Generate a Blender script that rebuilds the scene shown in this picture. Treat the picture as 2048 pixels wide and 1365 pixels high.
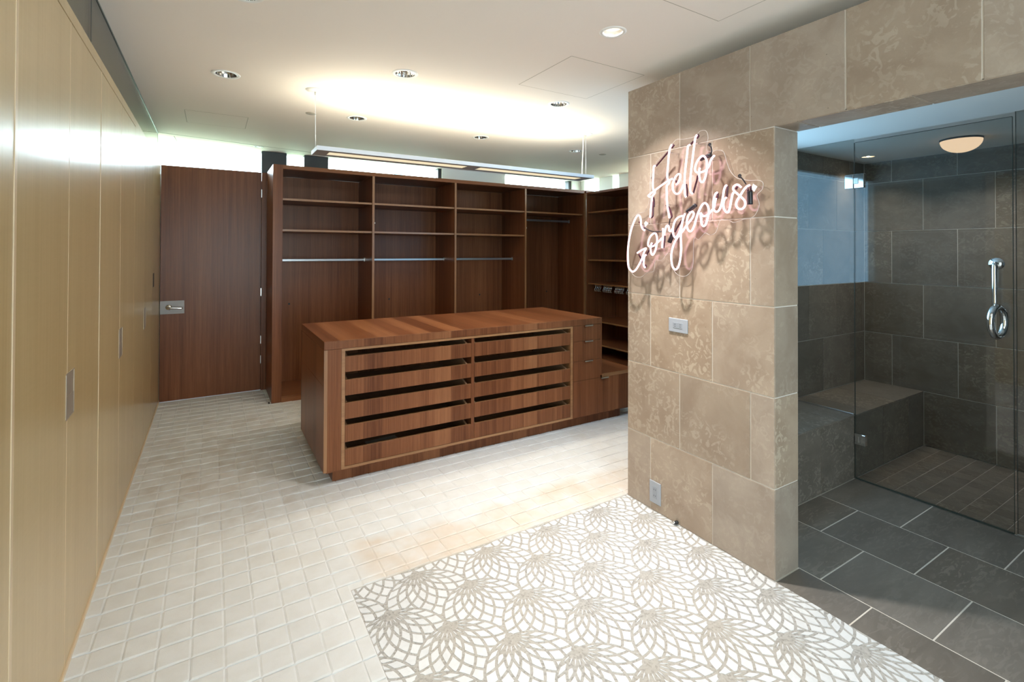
import bpy, bmesh, math, random
from math import sin, cos, pi, radians, sqrt, atan2, floor
from mathutils import Vector, Matrix
from mathutils.geometry import delaunay_2d_cdt

for _o in list(bpy.data.objects):
    bpy.data.objects.remove(_o)
random.seed(7)
SC = bpy.context.scene
COL = SC.collection

# ------------------------------------------------------------------ camera
F_PX, CX, CY, H = 985.8194, 1024.0, 494.2947, 1.56      # image taken as 2048 x 1365
_yaw, _pit, _rol = radians(31.35136), radians(0.48375), radians(0.17558)
_fw = Vector((sin(_yaw) * cos(_pit), cos(_yaw) * cos(_pit), sin(_pit)))
_r = Vector((cos(_yaw), -sin(_yaw), 0))
_u = _r.cross(_fw)
RT = _r * cos(_rol) + _u * sin(_rol)
UP = _u * cos(_rol) - _r * sin(_rol)
FW = _fw
CAM = Vector((0, 0, H))
cd = bpy.data.cameras.new('camera')
cam = bpy.data.objects.new('camera', cd)
COL.objects.link(cam)
cam.matrix_world = Matrix(((RT.x, UP.x, -FW.x, CAM.x), (RT.y, UP.y, -FW.y, CAM.y), (RT.z, UP.z, -FW.z, CAM.z), (0, 0, 0, 1)))
cd.sensor_fit = 'HORIZONTAL'
cd.sensor_width = 36
cd.lens = F_PX / 2048 * 36
cd.shift_x = 0
cd.shift_y = -(682.5 - CY) / 2048
cd.clip_start = 0.02
SC.camera = cam


def ray(x, y):
    return RT * ((x - CX) / F_PX) - UP * ((y - CY) / F_PX) + FW


def on_x(x, y, X):
    d = ray(x, y)
    return CAM + d * (X / d.x)


def proj(p):
    v = Vector(p) - CAM
    w = v.dot(FW)
    if w < 0.05:
        return None
    return CX + F_PX * v.dot(RT) / w, CY - F_PX * v.dot(UP) / w


# ------------------------------------------------------------------ world, exposure
w = bpy.data.worlds.new('world')
SC.world = w
w.use_nodes = True
_bg = w.node_tree.nodes['Background']
_bg.inputs['Color'].default_value = (0.76, 0.91, 1.0, 1)
_bg.inputs['Strength'].default_value = 9.0
vs = SC.view_settings
vs.view_transform = 'Standard'
vs.look = 'None'
vs.exposure = 1.20
vs.gamma = 1.0
vs.use_curve_mapping = False
SC.cycles.use_denoising = True
SC.cycles.max_bounces = 9
SC.cycles.use_adaptive_sampling = True
SC.cycles.adaptive_threshold = 0.02
SC.cycles.diffuse_bounces = 5
SC.cycles.glossy_bounces = 5
SC.cycles.transparent_max_bounces = 16
SC.cycles.sample_clamp_indirect = 6.0
SC.cycles.caustics_reflective = False
SC.cycles.caustics_refractive = False


def area(name, loc, rot, sx, sy, power, color=(1, 1, 1), portal=False, shape='RECTANGLE', spread=pi):
    l = bpy.data.lights.new(name, 'AREA')
    l.shape = shape
    l.size = sx
    if shape in ('RECTANGLE', 'ELLIPSE'):
        l.size_y = sy
    l.energy = power
    l.color = color
    l.spread = spread
    o = bpy.data.objects.new(name, l)
    COL.objects.link(o)
    o.location = loc
    o.rotation_euler = rot
    if portal:
        l.cycles.is_portal = True
    return o


# daylight portals: sky light sampled through the window openings
area('window_bath_offscreen', (0.45, -2.66, 1.45), (radians(-90), 0, pi), 1.5, 2.1, 1, portal=True)
area('daylight_portal_back', (2.05, 6.47, 2.57), (radians(-90), 0, 0), 6.0, 0.30, 1, portal=True)
area('daylight_portal_right', (5.29, 2.9, 2.57), (0, radians(90), 0), 0.30, 7.0, 1, portal=True)


# ------------------------------------------------------------------ materials
def new_mat(name):
    m = bpy.data.materials.new(name)
    m.use_nodes = True
    nt = m.node_tree
    nt.nodes.clear()
    out = nt.nodes.new('ShaderNodeOutputMaterial')
    return m, nt, out


class NT:
    def __init__(self, nt):
        self.nt = nt

    def n(self, t, **kw):
        nd = self.nt.nodes.new(t)
        for k, v in kw.items():
            setattr(nd, k, v)
        return nd

    def val(self, sock, v):
        if hasattr(v, 'links') or isinstance(v, bpy.types.NodeSocket):
            self.nt.links.new(v, sock)
        else:
            sock.default_value = v

    def m(self, op, a, b=0.0, c=0.0, clamp=False):
        nd = self.n('ShaderNodeMath', operation=op, use_clamp=clamp)
        self.val(nd.inputs[0], a)
        self.val(nd.inputs[1], b)
        self.val(nd.inputs[2], c)
        return nd.outputs[0]

    def comb(self, x, y, z):
        nd = self.n('ShaderNodeCombineXYZ')
        for i, v in enumerate((x, y, z)):
            self.val(nd.inputs[i], v)
        return nd.outputs[0]

    def noise(self, vec, scale, detail=3, rough=0.5, dist=0.0):
        nd = self.n('ShaderNodeTexNoise')
        self.val(nd.inputs['Vector'], vec)
        nd.inputs['Scale'].default_value = scale
        nd.inputs['Detail'].default_value = detail
        nd.inputs['Roughness'].default_value = rough
        nd.inputs['Distortion'].default_value = dist
        return nd.outputs['Fac']

    def ramp(self, fac, stops):
        nd = self.n('ShaderNodeValToRGB')
        el = nd.color_ramp.elements
        el[0].position, el[0].color = stops[0][0], (*stops[0][1], 1)
        el[1].position, el[1].color = stops[-1][0], (*stops[-1][1], 1)
        for p, c in stops[1:-1]:
            e = el.new(p)
            e.color = (*c, 1)
        self.val(nd.inputs[0], fac)
        return nd.outputs[0]

    def smooth(self, v, a, b):
        nd = self.n('ShaderNodeMapRange', interpolation_type='SMOOTHSTEP')
        self.val(nd.inputs['Value'], v)
        nd.inputs['From Min'].default_value = a
        nd.inputs['From Max'].default_value = b
        return nd.outputs[0]

    def mix(self, f, a, b, blend='MIX'):
        nd = self.n('ShaderNodeMix', data_type='RGBA', blend_type=blend)
        self.val(nd.inputs[0], f)
        self.val(nd.inputs[6], a if not isinstance(a, tuple) else (*a, 1))
        self.val(nd.inputs[7], b if not isinstance(b, tuple) else (*b, 1))
        return nd.outputs[2]

    def pos(self):
        g = self.n('ShaderNodeNewGeometry')
        s = self.n('ShaderNodeSeparateXYZ')
        self.nt.links.new(g.outputs['Position'], s.inputs[0])
        return g.outputs['Position'], s.outputs[0], s.outputs[1], s.outputs[2]

    def rnd(self):
        return self.n('ShaderNodeObjectInfo').outputs['Random']

    def bump(self, h, strength, dist):
        nd = self.n('ShaderNodeBump')
        nd.inputs['Strength'].default_value = strength
        nd.inputs['Distance'].default_value = dist
        self.val(nd.inputs['Height'], h)
        return nd.outputs[0]


def principled(T, out, color, rough=0.5, metal=0.0, spec=0.5, normal=None, coat=0.0, coat_rough=0.1, **kw):
    p = T.n('ShaderNodeBsdfPrincipled')
    T.val(p.inputs['Base Color'], color if not isinstance(color, tuple) else (*color, 1))
    T.val(p.inputs['Roughness'], rough)
    T.val(p.inputs['Metallic'], metal)
    p.inputs['Specular IOR Level'].default_value = spec
    p.inputs['Coat Weight'].default_value = coat
    p.inputs['Coat Roughness'].default_value = coat_rough
    if normal is not None:
        T.nt.links.new(normal, p.inputs['Normal'])
    T.nt.links.new(p.outputs[0], out.inputs[0])
    return p


def plain(name, color, rough=0.5, metal=0.0, spec=0.5, var=0.0, vscale=8.0, coat=0.0):
    m, nt, out = new_mat(name)
    T = NT(nt)
    c = color
    if var:
        P, x, y, z = T.pos()
        f = T.noise(P, vscale, 3)
        c = T.mix(f, tuple(v * (1 - var) for v in color), tuple(min(1, v * (1 + var)) for v in color))
    principled(T, out, c, rough, metal, spec, coat=coat)
    return m


def emit(name, color, strength):
    m, nt, out = new_mat(name)
    e = nt.nodes.new('ShaderNodeEmission')
    e.inputs[0].default_value = (*color, 1)
    e.inputs[1].default_value = strength
    nt.links.new(e.outputs[0], out.inputs[0])
    return m


def wood(name, dark, mid, light, grain='z', rough=0.32, leaf=0.13, coat=0.12, leafamt=0.35, fine=150.0, spec=0.5, coat_rough=0.12):
    m, nt, out = new_mat(name)
    T = NT(nt)
    P, x, y, z = T.pos()
    if grain == 'z':
        u, v = T.m('ADD', x, y), z
    elif grain == 'y':
        u, v = T.m('ADD', x, z), y
    else:
        u, v = T.m('ADD', y, z), x
    wn = T.n('ShaderNodeTexWhiteNoise', noise_dimensions='1D')
    nt.links.new(T.m('FLOOR', T.m('DIVIDE', u, leaf)), wn.inputs['W'])
    l = wn.outputs['Value']
    lo = T.m('MULTIPLY', l, 9.0)
    f1 = T.noise(T.comb(T.m('MULTIPLY', u, fine), T.m('MULTIPLY', v, 2.0), lo), 1.0, 4, 0.65)
    f2 = T.noise(T.comb(T.m('MULTIPLY', u, 24), T.m('MULTIPLY', v, 0.45), lo), 1.0, 3, 0.5, 0.4)
    f3 = T.noise(T.comb(T.m('MULTIPLY', u, fine * 3), T.m('MULTIPLY', v, 9), lo), 1.0, 2, 0.6)
    f = T.m('ADD', T.m('MULTIPLY', f1, 0.55), T.m('MULTIPLY', f2, 0.45))
    f = T.m('ADD', f, T.m('MULTIPLY', T.m('SUBTRACT', l, 0.5), leafamt))
    c = T.ramp(f, [(0.24, dark), (0.5, mid), (0.76, light)])
    c = T.mix(T.m('MULTIPLY', T.smooth(f3, 0.60, 0.72), 0.35), c, tuple(d * 0.6 for d in dark))
    b = T.bump(f3, 0.06, 0.001)
    principled(T, out, c, T.m('ADD', rough - 0.04, T.m('MULTIPLY', f1, 0.08)), normal=b, coat=coat, spec=spec, coat_rough=coat_rough)
    return m


def maple(name):
    m, nt, out = new_mat(name)
    T = NT(nt)
    P, x, y, z = T.pos()
    wn = T.n('ShaderNodeTexWhiteNoise', noise_dimensions='1D')
    nt.links.new(T.m('FLOOR', T.m('DIVIDE', T.m('ADD', y, 0.02), 0.298)), wn.inputs['W'])
    l = wn.outputs['Value']
    g1 = T.noise(T.comb(T.m('MULTIPLY', y, 70), T.m('MULTIPLY', z, 1.3), T.m('MULTIPLY', l, 8)), 1.0, 4, 0.6)
    g2 = T.noise(T.comb(T.m('MULTIPLY', y, 9), T.m('MULTIPLY', z, 0.5), T.m('MULTIPLY', l, 8)), 1.0, 3, 0.5)
    fid = T.noise(T.comb(T.m('MULTIPLY', y, 8), T.m('MULTIPLY', z, 70), T.m('MULTIPLY', l, 8)), 1.0, 2, 0.5)
    f = T.m('ADD', T.m('MULTIPLY', g1, 0.4), T.m('MULTIPLY', g2, 0.45))
    f = T.m('ADD', f, T.m('MULTIPLY', fid, 0.15))
    f = T.m('ADD', f, T.m('MULTIPLY', T.m('SUBTRACT', l, 0.5), 0.12))
    c = T.ramp(f, [(0.25, (0.49, 0.345, 0.165)), (0.5, (0.57, 0.42, 0.215)), (0.75, (0.64, 0.485, 0.265))])
    principled(T, out, c, 0.32, coat=0.35, coat_rough=0.17, spec=0.4)
    return m


def stone(name, a, b, blot, streak=False, rough=0.45, blotamt=0.8):
    m, nt, out = new_mat(name)
    T = NT(nt)
    P, x, y, z = T.pos()
    r = T.rnd()
    off = T.n('ShaderNodeVectorMath', operation='ADD')
    nt.links.new(P, off.inputs[0])
    nt.links.new(T.comb(T.m('MULTIPLY', r, 31), T.m('MULTIPLY', r, 17), T.m('MULTIPLY', r, 23)), off.inputs[1])
    V = off.outputs[0]
    if streak:
        mp = T.n('ShaderNodeMapping')
        mp.inputs['Scale'].default_value = streak
        nt.links.new(V, mp.inputs[0])
        V = mp.outputs[0]
    n1 = T.noise(V, 5.0, 4, 0.55, 0.6)
    nb = T.noise(V, 21.0, 3, 0.52, 1.7)
    nm = T.noise(V, 3.1, 2, 0.5, 0.2)
    nf = T.noise(V, 140.0, 2, 0.6)
    c = T.mix(T.smooth(n1, 0.3, 0.7), a, b)
    r2 = T.n('ShaderNodeTexWhiteNoise', noise_dimensions='1D')
    nt.links.new(T.m('MULTIPLY', r, 913.7), r2.inputs['W'])
    strength = T.m('MULTIPLY', T.m('ADD', 0.25, T.m('MULTIPLY', r2.outputs[0], 0.75)), blotamt)
    mask = T.m('MULTIPLY', T.smooth(nb, 0.53, 0.585), T.smooth(nm, 0.32, 0.58))
    c = T.mix(T.m('MULTIPLY', mask, strength), c, blot)
    vo = T.n('ShaderNodeTexVoronoi')
    vo.inputs['Scale'].default_value = 24
    nt.links.new(V, vo.inputs['Vector'])
    pit = T.m('MULTIPLY', T.smooth(vo.outputs['Distance'], 0.075, 0.03), T.smooth(T.noise(V, 9.0, 1), 0.56, 0.62))
    c = T.mix(T.m('MULTIPLY', pit, 0.75), c, tuple(v * 0.3 for v in a))
    c = T.mix(T.m('MULTIPLY', nf, 0.16), c, tuple(v * 0.55 for v in a))
    hv = T.n('ShaderNodeHueSaturation')
    nt.links.new(c, hv.inputs['Color'])
    nt.links.new(T.m('ADD', 0.90, T.m('MULTIPLY', r, 0.20)), hv.inputs['Value'])
    nt.links.new(T.m('ADD', 0.85, T.m('MULTIPLY', r2.outputs[0], 0.3)), hv.inputs['Saturation'])
    principled(T, out, hv.outputs[0], rough, spec=0.35, normal=T.bump(nf, 0.05, 0.001))
    return m


def glass(name, tint, refl=1.0):
    m, nt, out = new_mat(name)
    T = NT(nt)
    lw = T.n('ShaderNodeLayerWeight')
    lw.inputs['Blend'].default_value = 0.5
    f = T.m('POWER', lw.outputs['Facing'], 5.0)
    f = T.m('MULTIPLY', T.m('ADD', 0.04, T.m('MULTIPLY', f, 0.96)), refl, clamp=True)
    tr = T.n('ShaderNodeBsdfTransparent')
    tr.inputs[0].default_value = (*tint, 1)
    gl = T.n('ShaderNodeBsdfGlossy')
    gl.inputs['Roughness'].default_value = 0.0
    mx = T.n('ShaderNodeMixShader')
    nt.links.new(f, mx.inputs[0])
    nt.links.new(tr.outputs[0], mx.inputs[1])
    nt.links.new(gl.outputs[0], mx.inputs[2])
    nt.links.new(mx.outputs[0], out.inputs[0])
    return m


def carpet(name):
    m, nt, out = new_mat(name)
    T = NT(nt)
    P, x, y, z = T.pos()
    n1 = T.noise(P, 3.2, 4, 0.6)
    n2 = T.noise(P, 11.0, 3, 0.6)
    n3 = T.noise(P, 420.0, 2, 0.6)
    c = T.mix(T.smooth(n2, 0.35, 0.7), (0.70, 0.70, 0.70), (0.66, 0.655, 0.645))
    # trodden dirt in irregular blotches on the way to the door
    far = T.m('ADD', T.m('POWER', T.m('SUBTRACT', x, 0.15), 2.0), T.m('POWER', T.m('MULTIPLY', T.m('SUBTRACT', y, 4.2), 0.62), 2.0))
    patch = T.smooth(T.m('ADD', far, T.m('MULTIPLY', T.m('SUBTRACT', n1, 0.5), 1.6)), 0.85, 0.05)
    wn = T.n('ShaderNodeTexWhiteNoise', noise_dimensions='2D')
    nt.links.new(T.comb(T.m('FLOOR', T.m('DIVIDE', T.m('SUBTRACT', x, 0.499), 0.1112)), T.m('FLOOR', T.m('DIVIDE', T.m('SUBTRACT', y, 3.063), 0.1168)), 0.0), wn.inputs['Vector'])
    cell = wn.outputs['Value']
    c = T.mix(T.m('MULTIPLY', cell, 0.16), c, (0.50, 0.485, 0.46))
    blot = T.m('MULTIPLY', T.smooth(T.noise(P, 5.5, 3, 0.6), 0.30, 0.72), T.m('ADD', 0.5, T.m('MULTIPLY', cell, 0.9)))
    c = T.mix(T.m('MULTIPLY', patch, T.m('MULTIPLY', blot, 0.60)), c, (0.50, 0.44, 0.385))
    # brown water stain creeping away from the mosaic border
    d = T.m('SUBTRACT', y, 2.32)
    reach = T.m('ADD', 0.13, T.m('MULTIPLY', T.noise(T.comb(T.m('MULTIPLY', x, 1.0), 3.3, 0.0), 2.6, 3, 0.6), 0.42))
    st = T.smooth(T.m('SUBTRACT', d, reach), 0.03, -0.05)
    st = T.m('MULTIPLY', st, T.m('MULTIPLY', T.smooth(x, 0.56, 0.74), T.smooth(x, 2.7, 2.3)))
    st = T.m('MULTIPLY', st, T.smooth(d, -0.06, -0.01))
    c = T.mix(T.m('MULTIPLY', st, T.m('MULTIPLY', T.smooth(n1, 0.25, 0.7), 0.62)), c, (0.60, 0.45, 0.31))
    # faint yellowing elsewhere
    c = T.mix(T.m('MULTIPLY', T.smooth(T.noise(P, 2.1, 2), 0.55, 0.75), 0.22), c, (0.62, 0.55, 0.45))
    p = principled(T, out, c, 0.95, spec=0.1, normal=T.bump(n3, 0.35, 0.003))
    p.inputs['Sheen Weight'].default_value = 0.25
    return m


def mosaic_line(name):
    m, nt, out = new_mat(name)
    T = NT(nt)
    P, x, y, z = T.pos()
    vo = T.n('ShaderNodeTexVoronoi')
    vo.inputs['Scale'].default_value = 130
    nt.links.new(P, vo.inputs['Vector'])
    s = T.n('ShaderNodeSeparateColor')
    nt.links.new(vo.outputs['Color'], s.inputs[0])
    c = T.ramp(s.outputs[0], [(0.0, (0.27, 0.26, 0.245)), (0.35, (0.385, 0.37, 0.35)), (1.0, (0.45, 0.435, 0.415))])
    wx = T.smooth(T.noise(P, 1.3, 2), 0.4, 0.62)
    c = T.mix(T.m('MULTIPLY', wx, 0.30), c, (0.45, 0.40, 0.33))
    principled(T, out, c, 0.4, spec=0.4)
    return m


def marble(name):
    m, nt, out = new_mat(name)
    T = NT(nt)
    P, x, y, z = T.pos()
    n = T.noise(P, 30, 4, 0.6, 0.8)
    c = T.mix(T.smooth(n, 0.35, 0.75), (0.72, 0.73, 0.745), (0.665, 0.675, 0.69))
    hv = T.n('ShaderNodeHueSaturation')
    nt.links.new(c, hv.inputs['Color'])
    nt.links.new(T.m('ADD', 0.94, T.m('MULTIPLY', T.rnd(), 0.08)), hv.inputs['Value'])
    principled(T, out, hv.outputs[0], 0.28, spec=0.45)
    return m


def paint(name, c, bump=0.02):
    m, nt, out = new_mat(name)
    T = NT(nt)
    P, x, y, z = T.pos()
    n = T.noise(P, 90, 3, 0.6)
    principled(T, out, T.mix(n, tuple(v * 0.985 for v in c), c), 0.75, spec=0.2, normal=T.bump(n, bump, 0.002))
    return m


WD, WM, WL = (0.090, 0.028, 0.011), (0.185, 0.066, 0.027), (0.275, 0.114, 0.050)
M = {}
M['wood_z'] = wood('walnut veneer upright grain', WD, WM, WL, 'z', coat=0.0, spec=0.2)
M['wood_y'] = wood('walnut veneer lengthwise grain', WD, WM, WL, 'y', coat=0.0, spec=0.2)
M['wood_edge'] = wood('walnut solid edge', (0.19, 0.085, 0.034), (0.30, 0.142, 0.060), (0.40, 0.205, 0.092), 'x', leaf=3.0, leafamt=0.0)
M['wood_edge_z'] = wood('walnut solid edge upright', (0.19, 0.085, 0.034), (0.30, 0.142, 0.060), (0.40, 0.205, 0.092), 'z', leaf=3.0, leafamt=0.0)
DD, DM, DL = WD, WM, WL
M['case_z'] = wood('dark walnut veneer upright grain', DD, DM, DL, 'z', leaf=0.16, coat=0.0, spec=0.2, leafamt=0.12)
M['case_x'] = wood('dark walnut veneer shelf grain', DD, DM, DL, 'x', leaf=2.0, coat=0.0, spec=0.2)
M['case_y'] = wood('dark walnut veneer return shelf grain', DD, DM, DL, 'y', leaf=2.0, coat=0.0, spec=0.2)
M['case_edge'] = wood('dark walnut solid edge', (0.19, 0.085, 0.034), (0.30, 0.142, 0.060), (0.40, 0.205, 0.092), 'x', leaf=3.0, leafamt=0.0)
M['case_edge_z'] = wood('dark walnut solid edge upright', (0.19, 0.085, 0.034), (0.30, 0.142, 0.060), (0.40, 0.205, 0.092), 'z', leaf=3.0, leafamt=0.0)
M['door_wood'] = wood('dark walnut door veneer', WD, WM, WL, 'z', leaf=0.20, coat=0.0, spec=0.2, leafamt=0.12)
M['tray'] = wood('tray lining wood', (0.18, 0.09, 0.045), (0.26, 0.14, 0.075), (0.34, 0.20, 0.115), 'y', leaf=1.0)
M['maple'] = maple('figured maple veneer')
M['maple_edge'] = plain('maple lipping', (0.72, 0.55, 0.36), 0.3)
M['stone'] = stone('honed limestone', (0.330, 0.250, 0.190), (0.410, 0.325, 0.252), (0.53, 0.445, 0.355), blotamt=0.75)
M['stone_floor'] = stone('honed limestone floor', (0.145, 0.125, 0.104), (0.195, 0.170, 0.144), (0.30, 0.268, 0.23), streak=(0.5, 1.6, 1), rough=0.42, blotamt=0.6)
M['stone_wet'] = stone('shower limestone', (0.145, 0.125, 0.104), (0.195, 0.170, 0.144), (0.30, 0.268, 0.23), streak=(1, 1, 1.5), rough=0.42, blotamt=0.75)
M['stone_bench'] = stone('bench limestone', (0.145, 0.125, 0.104), (0.195, 0.170, 0.144), (0.30, 0.268, 0.23), streak=(1, 1, 1.5), rough=0.42, blotamt=0.75)
M['grout'] = plain('pale grout', (0.70, 0.64, 0.57), 0.85, spec=0.2)
M['grout_wet'] = plain('grey grout', (0.60, 0.58, 0.55), 0.85, spec=0.2)
M['paint'] = paint('ceiling paint', (0.90, 0.83, 0.765))
M['paint_wall'] = paint('wall paint', (0.80, 0.79, 0.75))
M['paint_white'] = paint('white wall paint', (0.80, 0.79, 0.76))
M['dark_line'] = plain('grey shadow joint', (0.24, 0.21, 0.18), 0.8)  # dark tone for the ceiling joint's shadow line, shared by sprinkler collars
M['carpet'] = carpet('sculpted wool carpet')
M['mosaic_line'] = mosaic_line('grey stone mosaic lines')
M['marble'] = marble('white marble pieces')
M['rod'] = plain('satin steel rail', (0.36, 0.36, 0.37), 0.32, 0.8)
M['chrome'] = plain('polished chrome', (0.82, 0.83, 0.84), 0.06, 1.0)
M['reflector'] = plain('downlight reflector', (0.86, 0.86, 0.86), 0.10, 1.0)
M['nickel'] = plain('brushed nickel', (0.62, 0.60, 0.57), 0.28, 1.0)
M['bronze'] = plain('satin nickel recess', (0.40, 0.335, 0.27), 0.4, 0.35, var=0.06)
M['lock_plate'] = plain('bronzed lock plate', (0.20, 0.165, 0.145), 0.4, 0.4)
M['alu'] = plain('satin aluminium', (0.74, 0.78, 0.86), 0.42, 0.15)
M['white_paint'] = plain('white enamel', (0.84, 0.82, 0.78), 0.4)
M['black'] = plain('matt black', (0.014, 0.014, 0.016), 0.5)
M['dark_frame'] = plain('dark bronze frame', (0.018, 0.021, 0.025), 0.4)
M['pend_under'] = plain('pendant underside', (0.30, 0.28, 0.27), 0.45)
M['grey_plate'] = plain('grey outlet plate', (0.37, 0.395, 0.44), 0.4)
M['grey_dark'] = plain('grey outlet face', (0.31, 0.335, 0.375), 0.4)
M['sprinkler'] = plain('beige cover cap', (0.45, 0.40, 0.33), 0.6)
M['speaker'] = plain('speaker mesh', (0.74, 0.73, 0.68), 0.8)
M['tube_dark'] = plain('painted-out neon tube', (0.045, 0.012, 0.022), 0.18)
M['rubber'] = plain('black electrode cap', (0.016, 0.015, 0.020), 0.35)
M['paper'] = plain('grey paper', (0.42, 0.40, 0.38), 0.6, var=0.25, vscale=40)
M['tag'] = plain('white tag', (0.80, 0.78, 0.78), 0.6)
M['glass'] = glass('clear shower glass', (0.86, 0.88, 0.875))
M['glass_win'] = glass('window glass', (0.94, 0.97, 0.97))
M['glass_transom'] = glass('transom glass', (0.62, 0.66, 0.60))
M['acrylic'] = glass('clear acrylic', (0.975, 0.965, 0.965), 1.6)
M['glass_edge'] = plain('dark glass joint', (0.045, 0.06, 0.055), 0.3)
M['grass'] = plain('lawn', (0.36, 0.43, 0.27), 0.9, var=0.3, vscale=2.0)
M['neon'] = emit('lit neon tube', (1.0, 0.56, 0.62), 1.7)
M['diffuser'] = emit('pendant diffuser', (1.0, 0.84, 0.56), 0.42)
M['lens'] = emit('downlight lens', (1.0, 0.84, 0.62), 0.75)
M['dome'] = emit('dome light glass', (1.0, 0.70, 0.45), 0.50)
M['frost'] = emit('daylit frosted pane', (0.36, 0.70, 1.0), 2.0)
M['bulb'] = emit('small halogen bulb', (1.0, 0.80, 0.52), 14.0)
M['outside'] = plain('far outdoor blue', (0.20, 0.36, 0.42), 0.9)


# ------------------------------------------------------------------ geometry helpers
def setp(o, label=None, cat=None, group=None, kind=None):
    if label:
        o['label'] = label
    if cat:
        o['category'] = cat
    if group:
        o['group'] = group
    if kind:
        o['kind'] = kind
    return o


def thing(name, label, cat, loc=(0, 0, 0), group=None):
    o = bpy.data.objects.new(name, None)
    o.empty_display_size = 0.1
    COL.objects.link(o)
    o.location = loc
    return setp(o, label, cat, group)


ROOTLOC = {}


def wloc(o):
    v = Vector((0, 0, 0))
    while o is not None:
        v += Vector(o.location)
        o = o.parent
    return v


def link(name, me, parent=None, loc=(0, 0, 0)):
    o = bpy.data.objects.new(name, me)
    COL.objects.link(o)
    l = Vector(loc)
    if parent is not None:
        o.parent = parent
        l = l - wloc(parent)
    o.location = l
    return o


_cache = {}


def box_mesh(sx, sy, sz, mat, bev):
    key = (round(sx, 4), round(sy, 4), round(sz, 4), mat, round(bev, 5))
    if key in _cache:
        return _cache[key]
    bm = bmesh.new()
    bmesh.ops.create_cube(bm, size=1.0)
    bmesh.ops.scale(bm, vec=(sx, sy, sz), verts=bm.verts)
    if bev > 0:
        bmesh.ops.bevel(bm, geom=list(bm.edges), offset=min(bev, 0.45 * min(sx, sy, sz)), segments=1, affect='EDGES')
    me = bpy.data.meshes.new('box')
    bm.to_mesh(me)
    bm.free()
    me.materials.append(M[mat])
    _cache[key] = me
    return me


def box(name, x0, x1, y0, y1, z0, z1, mat, parent=None, bev=0.001):
    me = box_mesh(abs(x1 - x0), abs(y1 - y0), abs(z1 - z0), mat, bev)
    return link(name, me, parent, ((x0 + x1) / 2, (y0 + y1) / 2, (z0 + z1) / 2))


def mesh_obj(name, verts, faces, mat, parent=None, loc=(0, 0, 0), smooth=False):
    me = bpy.data.meshes.new(name)
    L = Vector(loc)
    me.from_pydata([tuple(Vector(v) - L) for v in verts], [], faces)
    me.materials.append(M[mat])
    if smooth:
        me.polygons.foreach_set('use_smooth', [True] * len(me.polygons))
    me.update()
    return link(name, me, parent, loc)


def fix_normals(o):
    bm = bmesh.new()
    bm.from_mesh(o.data)
    bmesh.ops.recalc_face_normals(bm, faces=bm.faces)
    bm.to_mesh(o.data)
    bm.free()
    return o


def boxes(name, specs, mat, parent=None, bev=0.0008):
    """several boxes of ONE part (a rail with returns, a window frame) as one mesh"""
    bm = bmesh.new()
    cx = sum((s[0] + s[1]) / 2 for s in specs) / len(specs)
    cy = sum((s[2] + s[3]) / 2 for s in specs) / len(specs)
    cz = sum((s[4] + s[5]) / 2 for s in specs) / len(specs)
    for x0, x1, y0, y1, z0, z1 in specs:
        r = bmesh.ops.create_cube(bm, size=1.0)
        bmesh.ops.scale(bm, vec=(x1 - x0, y1 - y0, z1 - z0), verts=r['verts'])
        bmesh.ops.translate(bm, vec=((x0 + x1) / 2 - cx, (y0 + y1) / 2 - cy, (z0 + z1) / 2 - cz), verts=r['verts'])
    me = bpy.data.meshes.new(name)
    bm.to_mesh(me)
    bm.free()
    me.materials.append(M[mat])
    return link(name, me, parent, (cx, cy, cz))


def catmull(pts, n=5):
    P = [Vector(p) for p in pts]
    if len(P) < 3:
        return P
    out = []
    Q = [P[0] * 2 - P[1]] + P + [P[-1] * 2 - P[-2]]
    for i in range(1, len(Q) - 2):
        a, b, c, d = Q[i - 1], Q[i], Q[i + 1], Q[i + 2]
        for k in range(n):
            t = k / n
            out.append(0.5 * ((2 * b) + (c - a) * t + (2 * a - 5 * b + 4 * c - d) * t * t + (3 * b - a - 3 * c + d) * t ** 3))
    out.append(P[-1])
    return out


def tube_mesh(pts, rad, sides=8, closed=False):
    P = [Vector(p) for p in pts]
    V, Fs = [], []
    n = len(P)
    prev = None
    for i, p in enumerate(P):
        a = P[(i - 1) % n] if closed or i > 0 else P[i]
        b = P[(i + 1) % n] if closed or i < n - 1 else P[i]
        t = (b - a).normalized()
        if prev is None:
            ref = Vector((0, 0, 1)) if abs(t.z) < 0.9 else Vector((1, 0, 0))
            nx = t.cross(ref).normalized()
        else:
            nx = (prev - t * prev.dot(t)).normalized()
        prev = nx
        ny = t.cross(nx)
        r = rad[i] if isinstance(rad, (list, tuple)) else rad
        for k in range(sides):
            an = 2 * pi * k / sides
            V.append(p + nx * (r * cos(an)) + ny * (r * sin(an)))
    m = n if closed else n - 1
    for i in range(m):
        for k in range(sides):
            a0, b0 = i * sides + k, i * sides + (k + 1) % sides
            a1, b1 = ((i + 1) % n) * sides + k, ((i + 1) % n) * sides + (k + 1) % sides
            Fs.append((a0, b0, b1, a1))
    if not closed:
        Fs.append(tuple(range(sides))[::-1])
        Fs.append(tuple((n - 1) * sides + k for k in range(sides)))
    return V, Fs


def tube(name, pts, rad, mat, parent=None, sides=8, closed=False, smooth=True):
    V, Fs = tube_mesh(pts, rad, sides, closed)
    c = sum((Vector(p) for p in pts), Vector()) / len(pts)
    return mesh_obj(name, V, Fs, mat, parent, c, smooth)


_lc = {}


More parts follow.
